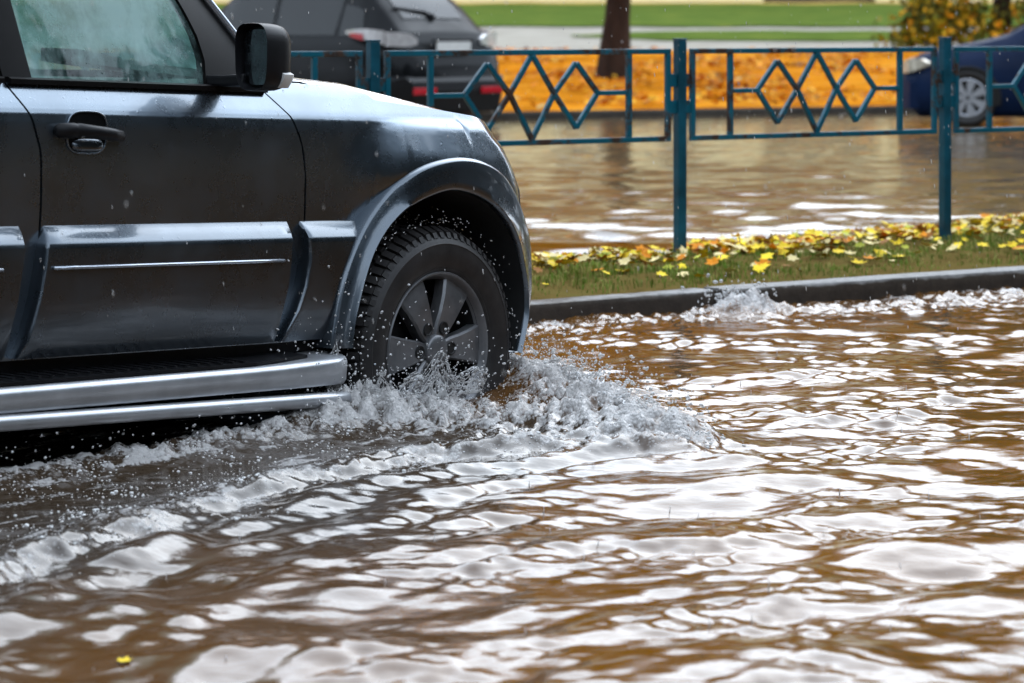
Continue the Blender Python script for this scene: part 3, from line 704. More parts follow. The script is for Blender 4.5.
    # window frames and panes
    def strip2(b_, fa, fb, lo, hi, n, ds=0, ds2=0, dsa=0):
        pts = []
        for i in range(n+1):
            w_ = lerp(lo,hi,i/n); ua, ub = fa(w_), fb(w_)
            pts.append([P(ua,sgl(w_)-.03+dsa,w_),P(ua,sgl(w_)+ds,w_),P(lerp(ua,ub,.5),sgl(w_)+ds+.002+ds2*.5,w_),P(ub,sgl(w_)+ds+ds2,w_),P(ub,sgl(w_)-.03+ds2,w_)])
        b_.grid(pts)
    def doorcut(w_): return ip(w_,[(.80,-1.722),(1.02,-1.755),(1.33,-1.80)])
    b = MB(); strip2(b, GF, lambda w_: AL(w_)-.03, .806,1.40,16,.006,-.03)
    b.build('front_pillar', M['frame'], suv, auto=40)
    b = MB(); strip2(b, lambda w_: doorcut(w_)+.004, GR, .806,1.36,10,.006)
    b.grid([[P(u,sgl(1.33)-.0,1.325),P(u,sgl(1.33)+.008,1.33),P(u,sgl(1.37)+.006,1.37),P(u,sgl(1.4)-.03,1.40)] for u in np.linspace(-1.80,-1.10,12)])
    b.build('window_frame', M['frame'], fd, auto=40)
    b = MB(); strip2(b, lambda w_: doorcut(w_)-.11, lambda w_: doorcut(w_)-.005, .806,1.36,10,.006)
    b.grid([[P(u,sgl(1.33)-.0,1.325),P(u,sgl(1.33)+.008,1.33),P(u,sgl(1.37)+.006,1.37),P(u,sgl(1.4)-.03,1.40)] for u in np.linspace(-2.5,-1.80,12)])
    strip2(b, lambda w_: -2.48, lambda w_: -2.40, .806,1.36,6,.006)
    b.build('window_frame', M['frame'], rd, auto=40)
    def pane(name, parent, fa, fb, lo, hi, mat, na=8):
        b_ = MB(); b_.grid([[P(lerp(fa(w_),fb(w_),a),sgl(w_)-.006,w_) for a in np.linspace(0,1,na+1)] for w_ in np.linspace(lo,hi,9)]); return b_.build(name, mat, parent)
    pane('window_pane', fd, lambda w_: GR(w_)-.004, lambda w_: GF(w_)+.004, .80,1.335, M['glass'])
    pane('window_pane', rd, lambda w_: -2.41, lambda w_: doorcut(w_)-.10, .80,1.335, M['glass'])
    b = MB(); b.tube([P(AL(w_)-.012+ .0,sgl(w_)-.022,w_) for w_ in np.linspace(.82,1.43,14)],.013,8); b.build('windscreen_trim', M['chrome'], suv)
    # rear side window + solid rear pillars
    b = MB(); strip2(b, lambda w_: -3.86+max(0,w_-.8)*.25, lambda w_: -3.45+max(0,w_-.8)*.2, .79,1.40,6,.006); b.build('rear_pillar', M['paint'], suv, auto=40)
    b = MB(); strip2(b, lambda w_: -2.56, lambda w_: -2.47, .79,1.40,6,.006)
    b.build('rear_pillar', M['paint'], suv, auto=40)
    pane('rear_side_window', suv, lambda w_: -3.46+max(0,w_-.8)*.2, lambda w_: -2.55, .79,1.36, M['darkglass'])
    # wheel arch flares
    for cx, fl in ((0,1),(-2.78,-1)):
        b = MB(); pts = []
        for (uo,wo),(ui,wi) in zip(ARO2,ARI2):
            d_ = Vector((ui-uo,wi-wo)); Ld = d_.length; d_.normalize(); f = -.9*max(0,uo-.40)**2
            def q(t, s): return P(cx+fl*(uo+d_.x*t), s+f, wo+d_.y*t)
            b0 = max(bs(uo if cx == 0 else -2.78-uo, wo),-.065)-f*.5; e_ = max(b0+.016,-.002); pts.append([q(-.004,b0-.03),q(-.003,b0),q(.001,e_-.010),q(.004,e_-.003),q(.010,e_),q(Ld*.35,e_+(.026-e_)*.22),q(Ld*.7,e_+(.026-e_)*.6),q(Ld-.012,.026),q(Ld-.003,.020),q(Ld,.008),q(Ld-.002,-.07)])
        b.grid(pts); b.build('wheel_arch_flare', M['clad'], suv, auto=50)
        b = MB(); pts = []
        for (ui,wi) in ARI2: pts.append([P(cx+fl*ui*1.0,s,wi*1.0+(.0)) for s in (.0,-.08,-.2,-.34,-.5)])
        b.grid(pts); n_ = len(pts)
        b.add([p[-1] for p in pts]+[P(cx+fl*.415,-.5,-.05),P(cx-fl*.40,-.5,-.05)],[tuple(range(n_+2))])
        b.build('wheel_arch_liner', M['matt'], suv)
        # wheel
        if cx == 0: cx = .028
        wh = MB(); wh.cur = 0
        def cyl(b_, prof, n=72):
            b_.loft([[ (cx+r_*math.cos(2*math.pi*k/n), *P(0,s,0)[1:2], r_*math.sin(2*math.pi*k/n)) for k in range(n)] for r_,s in prof], True, False, False)
        cyl(wh, [(.224,-.03),(.232,-.012),(.240,.0),(.246,.003),(.249,-.002),(.246,-.012)])
        wh.cur = 1; cyl(wh, [(.228,-.02),(.222,-.06),(.215,-.12),(.205,-.17)]); cyl(wh, [(.205,-.15),(.02,-.15)])
        wh.cur = 0
        ph = R(2)
        for k in range(6):
            a = ph+k*math.pi/3; ca, sa = math.cos(a), math.sin(a)
            def sp(r_, t, s): return (cx+r_*ca-t*sa, P(0,s,0)[1], r_*sa+t*ca)
            rg_ = []
            for r_, hw_, s_ in ((.040,.022,-.016),(.075,.033,-.014),(.12,.041,-.010),(.17,.051,-.011),(.21,.061,-.015),(.232,.067,-.020)):
                rg_.append([sp(r_,-hw_,s_-.045),sp(r_,-hw_-.002,s_-.008),sp(r_,-hw_+.004,s_),sp(r_,0,s_-.002),sp(r_,hw_-.004,s_),sp(r_,hw_+.002,s_-.008),sp(r_,hw_,s_-.045)])
            wh.loft(rg_, True, True, True)
        wo_ = wh.build('wheel', [M['rim'],M['rimdark']], suv, auto=35)
        for k in range(6):
            a = ph+k*math.pi/3; b = MB(); n = 14; c0 = (cx+.078*math.cos(a), .078*math.sin(a))
            b.loft([[(c0[0]+r_*math.cos(2*math.pi*j/n), P(0,s,0)[1], c0[1]+r_*math.sin(2*math.pi*j/n)) for j in range(n)] for r_,s in ((.021,-.016),(.0205,-.009),(.017,-.009),(.015,-.0125),(.0,-.0125))],True,False,False)
            b.cur = 0; b.build('lug_cup', M['rimdark'], wo_, auto=35)
        b = MB(); cyl(b, [(.050,-.03),(.050,-.006),(.046,-.001),(.030,.002),(.0,.003)],32); b.build('hub_cap', M['rim'], wo_, auto=45)
        b = MB(); cyl(b, [(.16,-.09),(.16,-.11),(.05,-.11)],40); cyl(b, [(.16,-.09),(.04,-.09)],40); b.build('brake_disc', M['rimdark'], wo_, auto=45)
        b = MB()
        cyl(b, [(.226,-.03),(.236,-.012),(.247,-.004),(.258,.004),(.262,.004),(.266,.007),(.285,.012),(.312,.014),(.333,.012),(.337,.014),(.341,.011),(.356,.003),(.366,-.010),(.373,-.030),(.376,-.06),(.377,-.13),(.376,-.20),(.373,-.235),(.36,-.255),(.30,-.268),(.23,-.25)],96)
        for k in range(68):
            for r0, s0, dsz, tw in ((.377,-.028,.040,0),(.381,-.075,.034,.5),(.381,-.115,.030,.1),(.381,-.155,.030,.6),(.381,-.195,.034,.2),(.377,-.236,.040,.7)):
                a = 2*math.pi*(k+tw)/68; rr = Vector((math.cos(a),0,math.sin(a))); tt = Vector((-math.sin(a),0,math.cos(a)))
                tl = Vector((0,-1,0)) if side > 0 else Vector((0,1,0)); tl2 = (tl+tt*(.25 if s0 > -.13 else -.25)).normalized()
                if s0 in (-.028,): rr2 = (rr*1+tl*.45).normalized()
                elif s0 == -.236: rr2 = (rr-tl*.45).normalized()
                else: rr2 = rr
                c = Vector((cx,P(0,s0,0)[1],0))+rr*(r0-.004); t2 = rr2.cross(tt)
                b.box(c,(.024,dsz,.022),(tt,t2,rr2))
        # raised shoulder lugs running down on to the sidewall
        for k in range(68):
            a = 2*math.pi*k/68; rr = Vector((math.cos(a),0,math.sin(a))); tt = Vector((-math.sin(a),0,math.cos(a))); tl = Vector((0,-1,0)) if side > 0 else Vector((0,1,0))
            b.box(Vector((cx,P(0,-.003,0)[1],0))+rr*.362,(.019,.010,.020),(tt,(tl*1+rr*.5).normalized(),(rr-tl*.5).normalized()))
        b.build('tyre', M['rubber'], wo_, auto=30)
    # running board and its tube
    b = MB(); rings = []
    for u, k in [(-2.30,.6),(-2.26,1)]+[(q,1) for q in np.linspace(-2.1,-.62,12)]+[(-.52,.96),(-.465,.86),(-.438,.66),(-.424,.42)]:
        zt = ip(u,[(-2.3,-.004),(-.8,.002),(-.45,.014)]); so_ = -.06+.13*k
        rings.append([P(u,-.10,zt+.004),P(u,so_-.02,zt-.002),P(u,so_-.006,zt-.008),P(u,so_,zt-.020),P(u,so_-.003,-.058),P(u,so_-.014,-.072),P(u,-.10,-.076)])
    b.loft(rings); rb = b.build('running_board', M['silver'], suv, auto=50)
    b = MB(); b.loft([[P(u,-.085*k+.0,z+.004),P(u,.048*k2,z+.001),P(u,.048*k2,z+.010),P(u,-.085*k,z+.013)] for u,k,k2,z in [(-2.2,1,1,-.003)]+[(q,1,1,ip(q,[(-2.3,-.004),(-.8,.002),(-.45,.014)])) for q in np.linspace(-2.1,-.86,8)]+[(-.60,1,.25,.009)]])
    for q in np.linspace(-2.15,-.9,28): b.bar(P(q,-.07,.018),P(q,.04,.016),.012,.004)
    b.build('step_tread', M['black'], rb, False)
    b = MB(); b.tube([P(-2.34,.0,-.106)]+[P(q,.058,ip(q,[(-2.3,-.090),(-1.8,-.096),(-.47,-.114)])) for q in np.linspace(-2.30,-.475,14)]+[P(-.462,.05,-.114)],[.015]+[.0225]*14+[.016],14); b.build('side_tube', M['silver'], rb, auto=50)
    b = MB(); b.box(P(-1.42,-.19,.015),(1.95,.20,.09)); b.build('sill', M['black'], suv, False, .01)
    # door handles
    for dd, uc in ((fd,-1.462),(rd,-2.19)):
        b = MB(); n = 24
        def rr_(uo,wo,ru,rw,s,ex=3.2): 
            o_ = []
            for k in range(n):
                t = 2*math.pi*k/n; cc, ss = math.cos(t), math.sin(t)
                o_.append(P(uo+ru*math.copysign(abs(cc)**(2/ex),cc), s, wo+rw*math.copysign(abs(ss)**(2/ex),ss)))
            return o_
        b.loft([rr_(uc,.666,.072,.056,-.0515),rr_(uc,.666,.066,.050,-.0525),rr_(uc,.666,.03,.02,-.053)],True,False,True)
        h = b.build('handle_cup', M['pit'], dd)
        b = MB(); b.tube([Vector(q_)+Vector((0,.001,0)) for q_ in rr_(uc,.666,.074,.058,-.050)]+[rr_(uc,.666,.074,.058,-.050)[0]],.0032,6); b.build('cup_rim', M['paint'], h)
        b = MB(); b.loft([[P(u,so_+a*cc_,wc+b2*ss_) for cc_,ss_ in [(math.cos(2*math.pi*k/12),math.sin(2*math.pi*k/12)) for k in range(12)]] for u,so_,wc,a,b2 in
            [(uc-.126,-.045,.670,.006,.012),(uc-.118,-.038,.670,.013,.020),(uc-.07,-.030,.671,.017,.0225),(uc-.062,-.030,.671,.015,.020),(uc-.055,-.028,.671,.017,.0215),(uc,-.022,.668,.016,.019),(uc+.07,-.024,.662,.014,.018),(uc+.118,-.034,.657,.011,.016),(uc+.128,-.044,.656,.006,.010)]])
        b.build('handle', M['black'], h, auto=60)
        b = MB(); b.loft([rr_(uc+.004,.630,.058,.018,-.0505),rr_(uc+.004,.627,.050,.012,-.044),rr_(uc+.004,.626,.03,.005,-.042)],True,False,True); b.build('lower_lip', M['clad'], h)
    # door mirror
    b = MB()
    def ring(u, sc, du=0, tilt=.10):
        o_ = []; n = 28
        for k in range(n):
            t = 2*math.pi*k/n; cc, ss = math.cos(t), math.sin(t); ex = 3.6
            x = math.copysign(abs(cc)**(2/ex),cc)*.083*sc; y = math.copysign(abs(ss)**(2/ex),ss)*.098*sc
            x -= .10*y*(1 if x < 0 else .25); 
            o_.append(P(u-.25*(x+.0)*1+.0, .085+x, .893+y))
        return o_
    b.loft([ring(-.925,.90),ring(-.955,.955),ring(-.962,.985),ring(-.952,1.0),ring(-.92,1.0),ring(-.89,.985),ring(-.868,.94),ring(-.852,.84),ring(-.842,.66),ring(-.838,.3)],True,True,True)
    mr = b.build('door_mirror', M['black'], suv, auto=50)
    b = MB(); b.loft([ring(-.930,.84),ring(-.934,.82)],True,False,True); b.build('mirror_glass', M['mirror'], mr, auto=40)
    b = MB(); b.loft([[P(u,s_,w_) for s_,w_ in ((.168+o_,.83),(.171+o_,.845),(.155+o_,.852),(.10,.848),(.10,.806),(.15+o_,.806))] for u,o_ in ((-.915,.004),(-.88,.003),(-.858,-.012),(-.842,-.05))]); b.build('indicator_lamp', M['white'], mr, auto=40)
    b = MB(); b.loft([[P(-.935,s_,.806+t1),P(-.86,s_,.806+t1),P(-.865,s_,.838+t1),P(-.93,s_,.840+t1)] for s_,t1 in ((-.14,.0),(-.06,.0),(.01,.004),(.03,.008))]); b.build('mirror_arm', M['black'], mr, False, .008)
    # head lamp, interior seat
    b = MB(); b.loft([[P(u,bs(u,w_)+.004-dd_,w_) for w_ in (.42,.45,.50,.54)]+[P(u-.1,bs(u,w_)-dd_-.1,w_) for w_ in (.54,.42)] for u,dd_ in ((.50,0),(.54,0),(.58,0),(.62,.0),(.66,.1),(.68,.3))]); b.build('headlamp', M['smoked'], suv, auto=40)
    for x_ in (-1.62,-2.5):
        se = MB(); sc_ = -.52
        se.loft([[P(x_+q[0],sc_+k*.25*(1-.0),q[1]) for q in ((0,.32),(.06,.45),(.5,.47),(.55,.40),(.5,.30))] for k in (-1,-.85,.85,1)]); st = se.build('seat', M['seat'], suv, True, .03, auto=50)
        se = MB(); se.loft([[P(x_-.02-t*.19,sc_+k*hw2,.40+t*.62) for t,k in ((0,-1),(0,1))][:0] or [P(x_-.02-t*.19+dx_,sc_+k*hw2,.40+t*.62) for dx_,k in ((.09,-1),(.12,-.7),(.12,.7),(.09,1),(-.06,.9),(-.06,-.9))] for t,hw2 in ((0,.25),(.5,.25),(.85,.22),(1,.17))]); se.build('backrest', M['seat'], st, True, auto=60)
        se = MB(); se.loft([[P(x_-.24+dx_,sc_+k*.13,w_) for dx_,k in ((.06,-1),(.08,-.6),(.08,.6),(.06,1),(-.04,.9),(-.04,-.9))] for w_ in (1.06,1.10,1.20,1.24)]); se.build('headrest', M['seat'], st, True, auto=60)
# bonnet, windscreen, roof, tail, inner shell
def Wh(u): return ip(u,[(-.62,.858),(-.424,.846),(-.2,.833),(.029,.801),(.262,.764),(.42,.732),(.52,.700),(.60,.650),(.66,.585),(.70,.52)])
P = PS(1); b = MB(); pts = []
for u in np.linspace(-.60,.70,40):
    ce = min(-.18, bs(min(u,.66),min(Wc(u),.8))-.085); row = []
    for t, dw in ((-.02,-.05),(0,0),(.012,.35),(.035,.8),(.07,1),(.2,.98),(.45,.90),(.73,.93)):
        lo = Wc(u)+.002; row.append((ce-t, lo+(Wh(u)-lo)*dw if dw >= 0 else lo-.04))
    full = [P(u,s,w_) for s,w_ in row]+[P(u,2*CS-s,w_) for s,w_ in reversed(row)]
    pts.append(full)
b.grid(pts); bo_ = b.build('bonnet', M['paint'], suv, auto=45)
b = MB(); b.tube([P(u,-.176,Wc(u)+.0045) for u in np.linspace(-.50,.10,20)],.0032,6); b.build('bonnet_seam', M['pit'], bo_)
b = MB(); pts = []
for w_ in np.linspace(.82,1.43,12):
    sl_ = sgl(w_)-.03; row = []
    for a in np.linspace(-1,1,13): row.append(P(AL(w_)+.17*(1-a*a)-.015, CS+(sl_-CS)*a, w_+.0))
    pts.append(row)
b.grid(pts); b.build('windscreen', M['glass'], suv)
b = MB(); pts = []
for u, dz in ((-1.0,-.03),(-1.12,0),(-1.4,.03),(-2.0,.05),(-2.8,.045),(-3.5,.02),(-3.72,-.03)):
    row = []
    for a, z_ in ((-1,1.385),(-.97,1.405),(-.85,1.43),(-.5,1.445),(0,1.45),(.5,1.445),(.85,1.43),(.97,1.405),(1,1.385)): row.append(P(u+(.10*(1-a*a) if u > -1.2 else 0), CS+(sgl(1.39)-.0-CS)*a, z_+dz*(1-abs(a)**4)))
    pts.append(row)
b.grid(pts); b.build('roof', M['paint'], suv, auto=50)
b = MB(); pts = []
for w_, du in ((.05,.0),(.25,-.04),(.5,-.05),(.78,-.04),(.85,.0)):
    pts.append([P(-3.86+du+.06*a*a, CS+(bs(-3.86,min(w_,.78))-CS)*a, w_) for a in np.linspace(-1,1,9)])
b.grid(pts); tg = b.build('tailgate', M['paint'], suv)
b = MB(); b.grid([[P(-3.86+(w_-.85)*.24, CS+(sgl(w_)-.03-CS)*a, w_) for a in np.linspace(-1,1,5)] for w_ in (.85,1.1,1.39)]); b.build('rear_window', M['darkglass'], tg)
b = MB(); pts = []
path = [(.50,-.11),(.60,-.16),(.70,-.30),(.78,-.55),(.81,CS)]; path += [(u,2*CS-s) for u,s in reversed(path[:-1])]
for w_, d_ in ((-.14,-.05),(-.10,0),(.1,.02),(.28,.02),(.33,-.03)): pts.append([P(u+d_,s,w_) for u,s in path])
b.grid(pts); b.build('front_bumper', M['clad'], suv, auto=50)
b = MB(); b.grid([[P(u+.0,s,w_) for u,s in ((.70,-.55),(.74,-.7),(.75,CS),(.74,2*CS+.7),(.70,2*CS+.55))] for w_ in (.33,.45,.58)]); b.build('grille', M['black'], suv)
b = MB(); b.grid([[P(-3.80+.1*a*a*1.0-d_, CS+.86*a, w_) for a in np.linspace(-1,1,9)] for w_, d_ in ((-.10,.0),(-.05,.08),(.12,.10),(.2,.06))]); b.build('rear_bumper', M['clad'], suv)
b = MB()
for s_ in (-.16, 2*CS+.16): b.box(P(-2.1,s_,.40),(3.1,.02,.76))
b.box(P(-1.9,CS,.10),(3.6,1.45,.06)); b.box(P(-.05,CS,.34),(1.0,.80,.55)); b.box(P(-.60,CS,.42),(.05,1.45,.72))
b.build('inner_shell', M['matt'], suv, False)
b = MB(); b.loft([[P(u,s_,w_) for u,w_ in ((-.62,.70),(-.62,.80),(-.72,.83),(-.95,.80),(-1.0,.70),(-.9,.5),(-.62,.5))] for s_ in (-.17,CS,2*CS+.17)]); b.build('dashboard', M['beige'], suv, auto=40)
b = MB(); b.loft([[P(u,-.5-t*.12,w0),P(u,-.5-t*.12,w0+hh),P(u,-.66,w0+hh*1.1),P(u,-.66,w0)] for u,w0,hh,t in ((-1.085,.870,.036,0),(-1.0,.862,.034,0),(-.9,.856,.029,0),(-.75,.846,.026,0),(-.6,.838,.026,0),(-.54,.836,.022,0))]); b.build('dash_glare_strip', M['glare'], suv, auto=40)  # pale strip added for the light reflected along the dashboard top
b = MB(); cc_ = P(-1.08,2*CS+.52,.72); b.tube([(cc_[0]+.07*math.sin(t)-.0,cc_[1]+.19*math.cos(t),cc_[2]+.17*math.sin(t)) for t in np.linspace(0,2*math.pi,25)],.016,8); b.tube([cc_,P(-.8,2*CS+.52,.66)],.03,8); b.bar((cc_[0],cc_[1]-.17,cc_[2]),(cc_[0],cc_[1]+.17,cc_[2]),.05,.03); b.build('steering_wheel', M['black'], suv)
b = MB(); b.tube([P(-1.02,CS,1.33),P(-1.03,CS,1.22)],.008,6); b.loft([[P(-1.05+dx_,CS+y_,w_) for y_ in (-.12,.12)] for dx_,w_ in ((0,1.17),(.03,1.17),(.03,1.24),(0,1.24))],True,True,True); b.build('inside_mirror', M['black'], suv, False, .01)

# ------------------------------------------------------------------ parked cars beyond the verge
def car_shell(secs, mat, parent, name='body', sub=5):
    """secs: (x, half width, z bottom, z belt, z roof, half width at roof)"""
    xs_ = [s[0] for s in secs]; b = MB(); rings = []
    X_ = []
    for i in range(len(xs_)-1):
        for k in range(sub): X_.append(lerp(xs_[i],xs_[i+1],k/sub))
    X_.append(xs_[-1])
    def par(x): 
        out = []
        for j in range(1,6):
            out.append(float(np.interp(x,xs_,[s[j] for s in secs])))
        return out
    def ringpts(x):
        wl,z0,zb,zt,wr = par(x)
        h = [(wl*.86,z0),(wl*.97,z0+.08),(wl,lerp(z0,zb,.45)),(wl*.985,lerp(z0,zb,.8)),(wl*.945,zb-.02),(wl*.915,zb+.02*(zt-zb)),(lerp(wl*.92,wr,.85),lerp(zb,zt,.86)),(wr*.94,lerp(zb,zt,.96)),(wr*.7,zt),(0,zt+.012)]
        return [(x,y,z) for y,z in h]+[(x,-y,z) for y,z in reversed(h[:-1])]
    rings = [ringpts(x) for x in X_]; b.loft(rings, True, True, True)
    o = b.build(name, mat, parent, auto=50); return o, ringpts
def side_pane(ringpts, x0_, x1_, sgn, f0, f1, mat, parent, name='side_window', slant0=0, slant1=0):
    b = MB(); pts = []
    for t in np.linspace(0,1,8):
        row = []
        for f in np.linspace(f0,f1,4):
            x = lerp(x0_+slant0*f,x1_+slant1*f,t); r_ = ringpts(x); p, q = Vector(r_[5]), Vector(r_[6]); v = p.lerp(q,f); row.append((x,sgn*(v.y+.008),v.z))
        pts.append(row)
    b.grid(pts); return b.build(name, mat, parent)
def cross_pane(ringpts, x0_, x1_, hw, mat, parent, name, dz=.012):
    b = MB(); b.grid([[(x,a*min(hw,ringpts(x)[8][1]*1.02),ringpts(x)[9][2]+dz-.01*abs(a)) for a in np.linspace(-1,1,9)] for x in np.linspace(x0_,x1_,10)]); return b.build(name, mat, parent)
def simple_wheel(parent, x, y, z, r, wd, sgn, hubmat, spokes=7):
    b = MB(); n = 36
    def cy(bb, prof): bb.loft([[(x+q*math.cos(2*math.pi*k/n), y+sgn*s, z+q*math.sin(2*math.pi*k/n)) for k in range(n)] for q,s in prof],True,False,False)
    cy(b,[(.60*r,-.02),(.66*r,.0),(.85*r,.012),(.97*r,-.01),(r,-.04),(r,-wd+.03),(.9*r,-wd),(.5*r,-wd)]); wo_ = b.build('wheel', M['rubber'], parent, auto=40)
    b = MB(); cy(b,[(.66*r,.002),(.62*r,.010),(.57*r,-.004)])
    for k in range(spokes):
        a = 2*math.pi*k/spokes; ca,sa = math.cos(a),math.sin(a)
        b.loft([[(x+q*ca-t*sa,y+sgn*s,z+q*sa+t*ca) for t,s in ((-h_,-.01),(-h_*.8,.006),(h_*.8,.006),(h_,-.01))] for q,h_ in ((.02,.02),(.2*r,.03),(.62*r,.055*r/.3))],True,True,True)
    b.build('rim', hubmat, wo_, auto=40)
    b = MB(); cy(b,[(.6*r,-.03),(.0,-.03)]); b.build('brake_disc', M['rimdark'], wo_)
# dark crossover, seen from behind
hd = Vector((-.743,.669,0)); base = Vector((-.67,31.0,0))
dk = thing('crossover_car', (base.x,base.y,0), math.atan2(hd.y,hd.x), 'black crossover parked beyond the fence with its tailgate and blank white plate showing', 'car')
secs = [(-.06,.66,.30,.62,.66,.5),(0,.78,.22,.74,.80,.6),(.05,.84,.20,.80,.93,.66),(.12,.88,.18,.86,1.04,.68),(.26,.90,.18,.90,1.16,.66),(.45,.91,.18,.94,1.34,.66),(.70,.92,.18,.96,1.54,.62),(1.05,.92,.18,.96,1.63,.62),(2.1,.92,.18,.95,1.68,.64),(2.7,.92,.18,.94,1.60,.64),(3.35,.91,.18,.93,1.12,.68),(3.6,.90,.18,.90,1.02,.74),(4.3,.86,.2,.82,.90,.70),(4.6,.72,.26,.66,.72,.6)]
bd, rp = car_shell(secs, M['darkpaint'], dk)
side_pane(rp,1.0,1.95,1,.06,.82,M['darkglass'],dk,slant0=-.05); side_pane(rp,2.02,2.9,1,.06,.82,M['darkglass'],dk); side_pane(rp,.55,.93,1,.06,.7,M['darkglass'],dk,slant0=.12)
side_pane(rp,1.0,1.95,-1,.06,.82,M['darkglass'],dk); side_pane(rp,2.02,2.9,-1,.06,.82,M['darkglass'],dk)
rw = cross_pane(rp,.28,.72,.62,M['darkglass'],dk,'rear_window'); cross_pane(rp,2.68,3.32,.66,M['darkglass'],dk,'windscreen')
b = MB(); b.bar((.70,-.62,1.60),(.70,.62,1.60),.16,.03); b.build('roof_spoiler', M['darkpaint'], dk, False, .012)
for y in (-1,1):
    b = MB()
    b.loft([[(x,y*yy,z-h_) ,(x,y*yy,z+h_),(x+.06,y*(yy-.06),z+h_),(x+.06,y*(yy-.06),z-h_)] for x,yy,z,h_ in ((.74,.915,1.045,.012),(.58,.932,1.035,.040),(.40,.935,1.02,.062),(.25,.93,1.00,.07),(.155,.90,.985,.075))]); b.v = [(p_[0]+(.05 if y < 0 else 0),p_[1]+(.075 if y < 0 else 0),p_[2]) for p_ in b.v]; tl_ = b.build('tail_lamp', M['lens'], dk, auto=50)
    b = MB(); b.loft([[(x,y*yy,z-h_),(x,y*yy,z+h_),(x+.05,y*(yy-.05),z+h_),(x+.05,y*(yy-.05),z-h_)] for x,yy,z,h_ in ((.66,.932,1.018,.018),(.55,.944,1.005,.030),(.44,.946,.99,.034))]); b.build('red_segment', M['red'], tl_, auto=50)
    b = MB(); b.loft([[(x,y*yy,z-h_),(x,y*yy,z+h_),(x+.06,y*(yy),z+h_),(x+.06,y*(yy),z-h_)] for x,yy,z,h_ in ((.115,.87,.97,.075),(.062,.76,.965,.078),(.03,.62,.955,.07),(.02,.52,.94,.03))]); b.build('inner_lamp', M['lens'], tl_, auto=50)
    b = MB(); b.bar((-.118,y*.36,.40),(-.112,y*.72,.40),.02,.075); b.build('bumper_reflector', M['red'], dk, False, .006)
    simple_wheel(dk,.88,y*.90,.20,.36,.24,y,M['rim']); simple_wheel(dk,3.58,y*.89,.20,.36,.24,y,M['rim'])
b = MB(); b.loft([[(-.05,-.80,.56),(-.05,.80,.56),(.1,.90,.56),(.1,-.90,.56)],[(-.10,-.74,.50),(-.10,.74,.50),(.1,.93,.50),(.1,-.93,.50)],[(-.11,-.72,.40),(-.11,.72,.40),(.1,.93,.40),(.1,-.93,.40)],[(-.07,-.7,.16),(-.07,.7,.16),(.1,.9,.12),(.1,-.9,.12)]]); b.build('rear_bumper', M['black'], dk, False, .015)
b = MB(); b.box((-.035,0,.87),(.02,.54,.135)); pl = b.build('number_plate', M['white'], dk, False, .004)
b = MB(); b.box((-.030,0,.955),(.03,.66,.030)); b.build('plate_garnish', M['black'], dk, False, .005)
b = MB(); p0 = Vector((.30,.05,1.235)); b.tube([(.285,.02,1.215),(.33,.1,1.265),(.40,.52,1.315)],[.028,.02,.012],8); b.ico((.283,.02,1.212),.045); b.build('rear_wiper', M['black'], dk)
# blue car, side on
hb = Vector((-math.cos(R(10)), math.sin(R(10)), 0)); nose = Vector((4.47,32.0,0))
bl = thing('hatchback_car', (nose.x,nose.y,.03), math.atan2(hb.y,hb.x), 'deep blue car standing in the flood at the right edge, silver hubcap showing', 'car')
secs = [(.0,.55,.30,.52,.56,.5),(-.06,.70,.22,.58,.66,.6),(-.20,.80,.07,.62,.75,.66),(-.5,.83,.07,.68,.83,.68),(-.95,.84,.07,.76,.92,.68),(-1.18,.84,.07,.80,.98,.66),(-1.6,.85,.07,.84,1.24,.60),(-1.95,.85,.07,.86,1.40,.56),(-2.6,.85,.07,.88,1.44,.56),(-3.3,.84,.07,.90,1.34,.56),(-3.75,.82,.2,.88,1.02,.6),(-4.0,.74,.26,.8,.86,.6)]
secs = [(x,a,b_,c,d_,e) for x,a,b_,c,d_,e in reversed(secs)]
bd, rp = car_shell(secs, M['bluepaint'], bl)
for y in (1,-1):
    side_pane(rp,-2.45,-1.62,y,.08,.84,M['darkglass'],bl,slant1=-.28); side_pane(rp,-3.35,-2.52,y,.08,.84,M['darkglass'],bl,slant0=.12)
    b = MB(); b.loft([[(x,y*yy,z-h_),(x,y*yy,z+h_),(x-.05,y*(yy-.05),z+h_),(x-.05,y*(yy-.05),z-h_)] for x,yy,z,h_ in ((-.30,.835,.66,.015),(-.20,.825,.66,.06),(-.10,.77,.64,.075),(-.03,.66,.62,.07),(.0,.5,.60,.03))]); b.build('headlamp', M['amber'], bl, auto=50)
    simple_wheel(bl,-.74,y*.85,.285,.325,.2,y,M['hub']); simple_wheel(bl,-3.2,y*.84,.285,.325,.2,y,M['hub'])
    for xc in (-.74,-3.2):
        b = MB(); b.grid([[(xc+q*math.cos(t),y*s,.27+q*math.sin(t)) for q,s in ((.37,.835),(.365,.858),(.33,.858),(.325,.70))] for t in np.linspace(-.2,math.pi+.2,25)])
        b.add([(xc+.34*math.cos(t),y*.853,.27+.34*math.sin(t)) for t in np.linspace(-.2,math.pi+.2,25)],[tuple(range(25))]); b.build('wheel_arch', M['matt'], bl)
    b = MB(); b.loft([[(-1.52,y*yy,z),(-1.40,y*yy,z),(-1.36,y*yy,z+.13),(-1.5,y*yy,z+.13)] for yy,z in ((.80,.93),(.90,.93),(1.0,.94))]); b.build('door_mirror', M['bluepaint'], bl, False, .02)
    b = MB(); b.bar((-2.35,y*.868,.78),(-2.18,y*.868,.78),.02,.03); b.build('handle', M['bluepaint'], bl, False, .006)
    b = MB()
    for xx in (-2.5,-1.5): b.bar((xx,y*.858,.24),(xx,y*.855,.80),.006,.008)
    b.build('door_seam', M['matt'], bl, False)
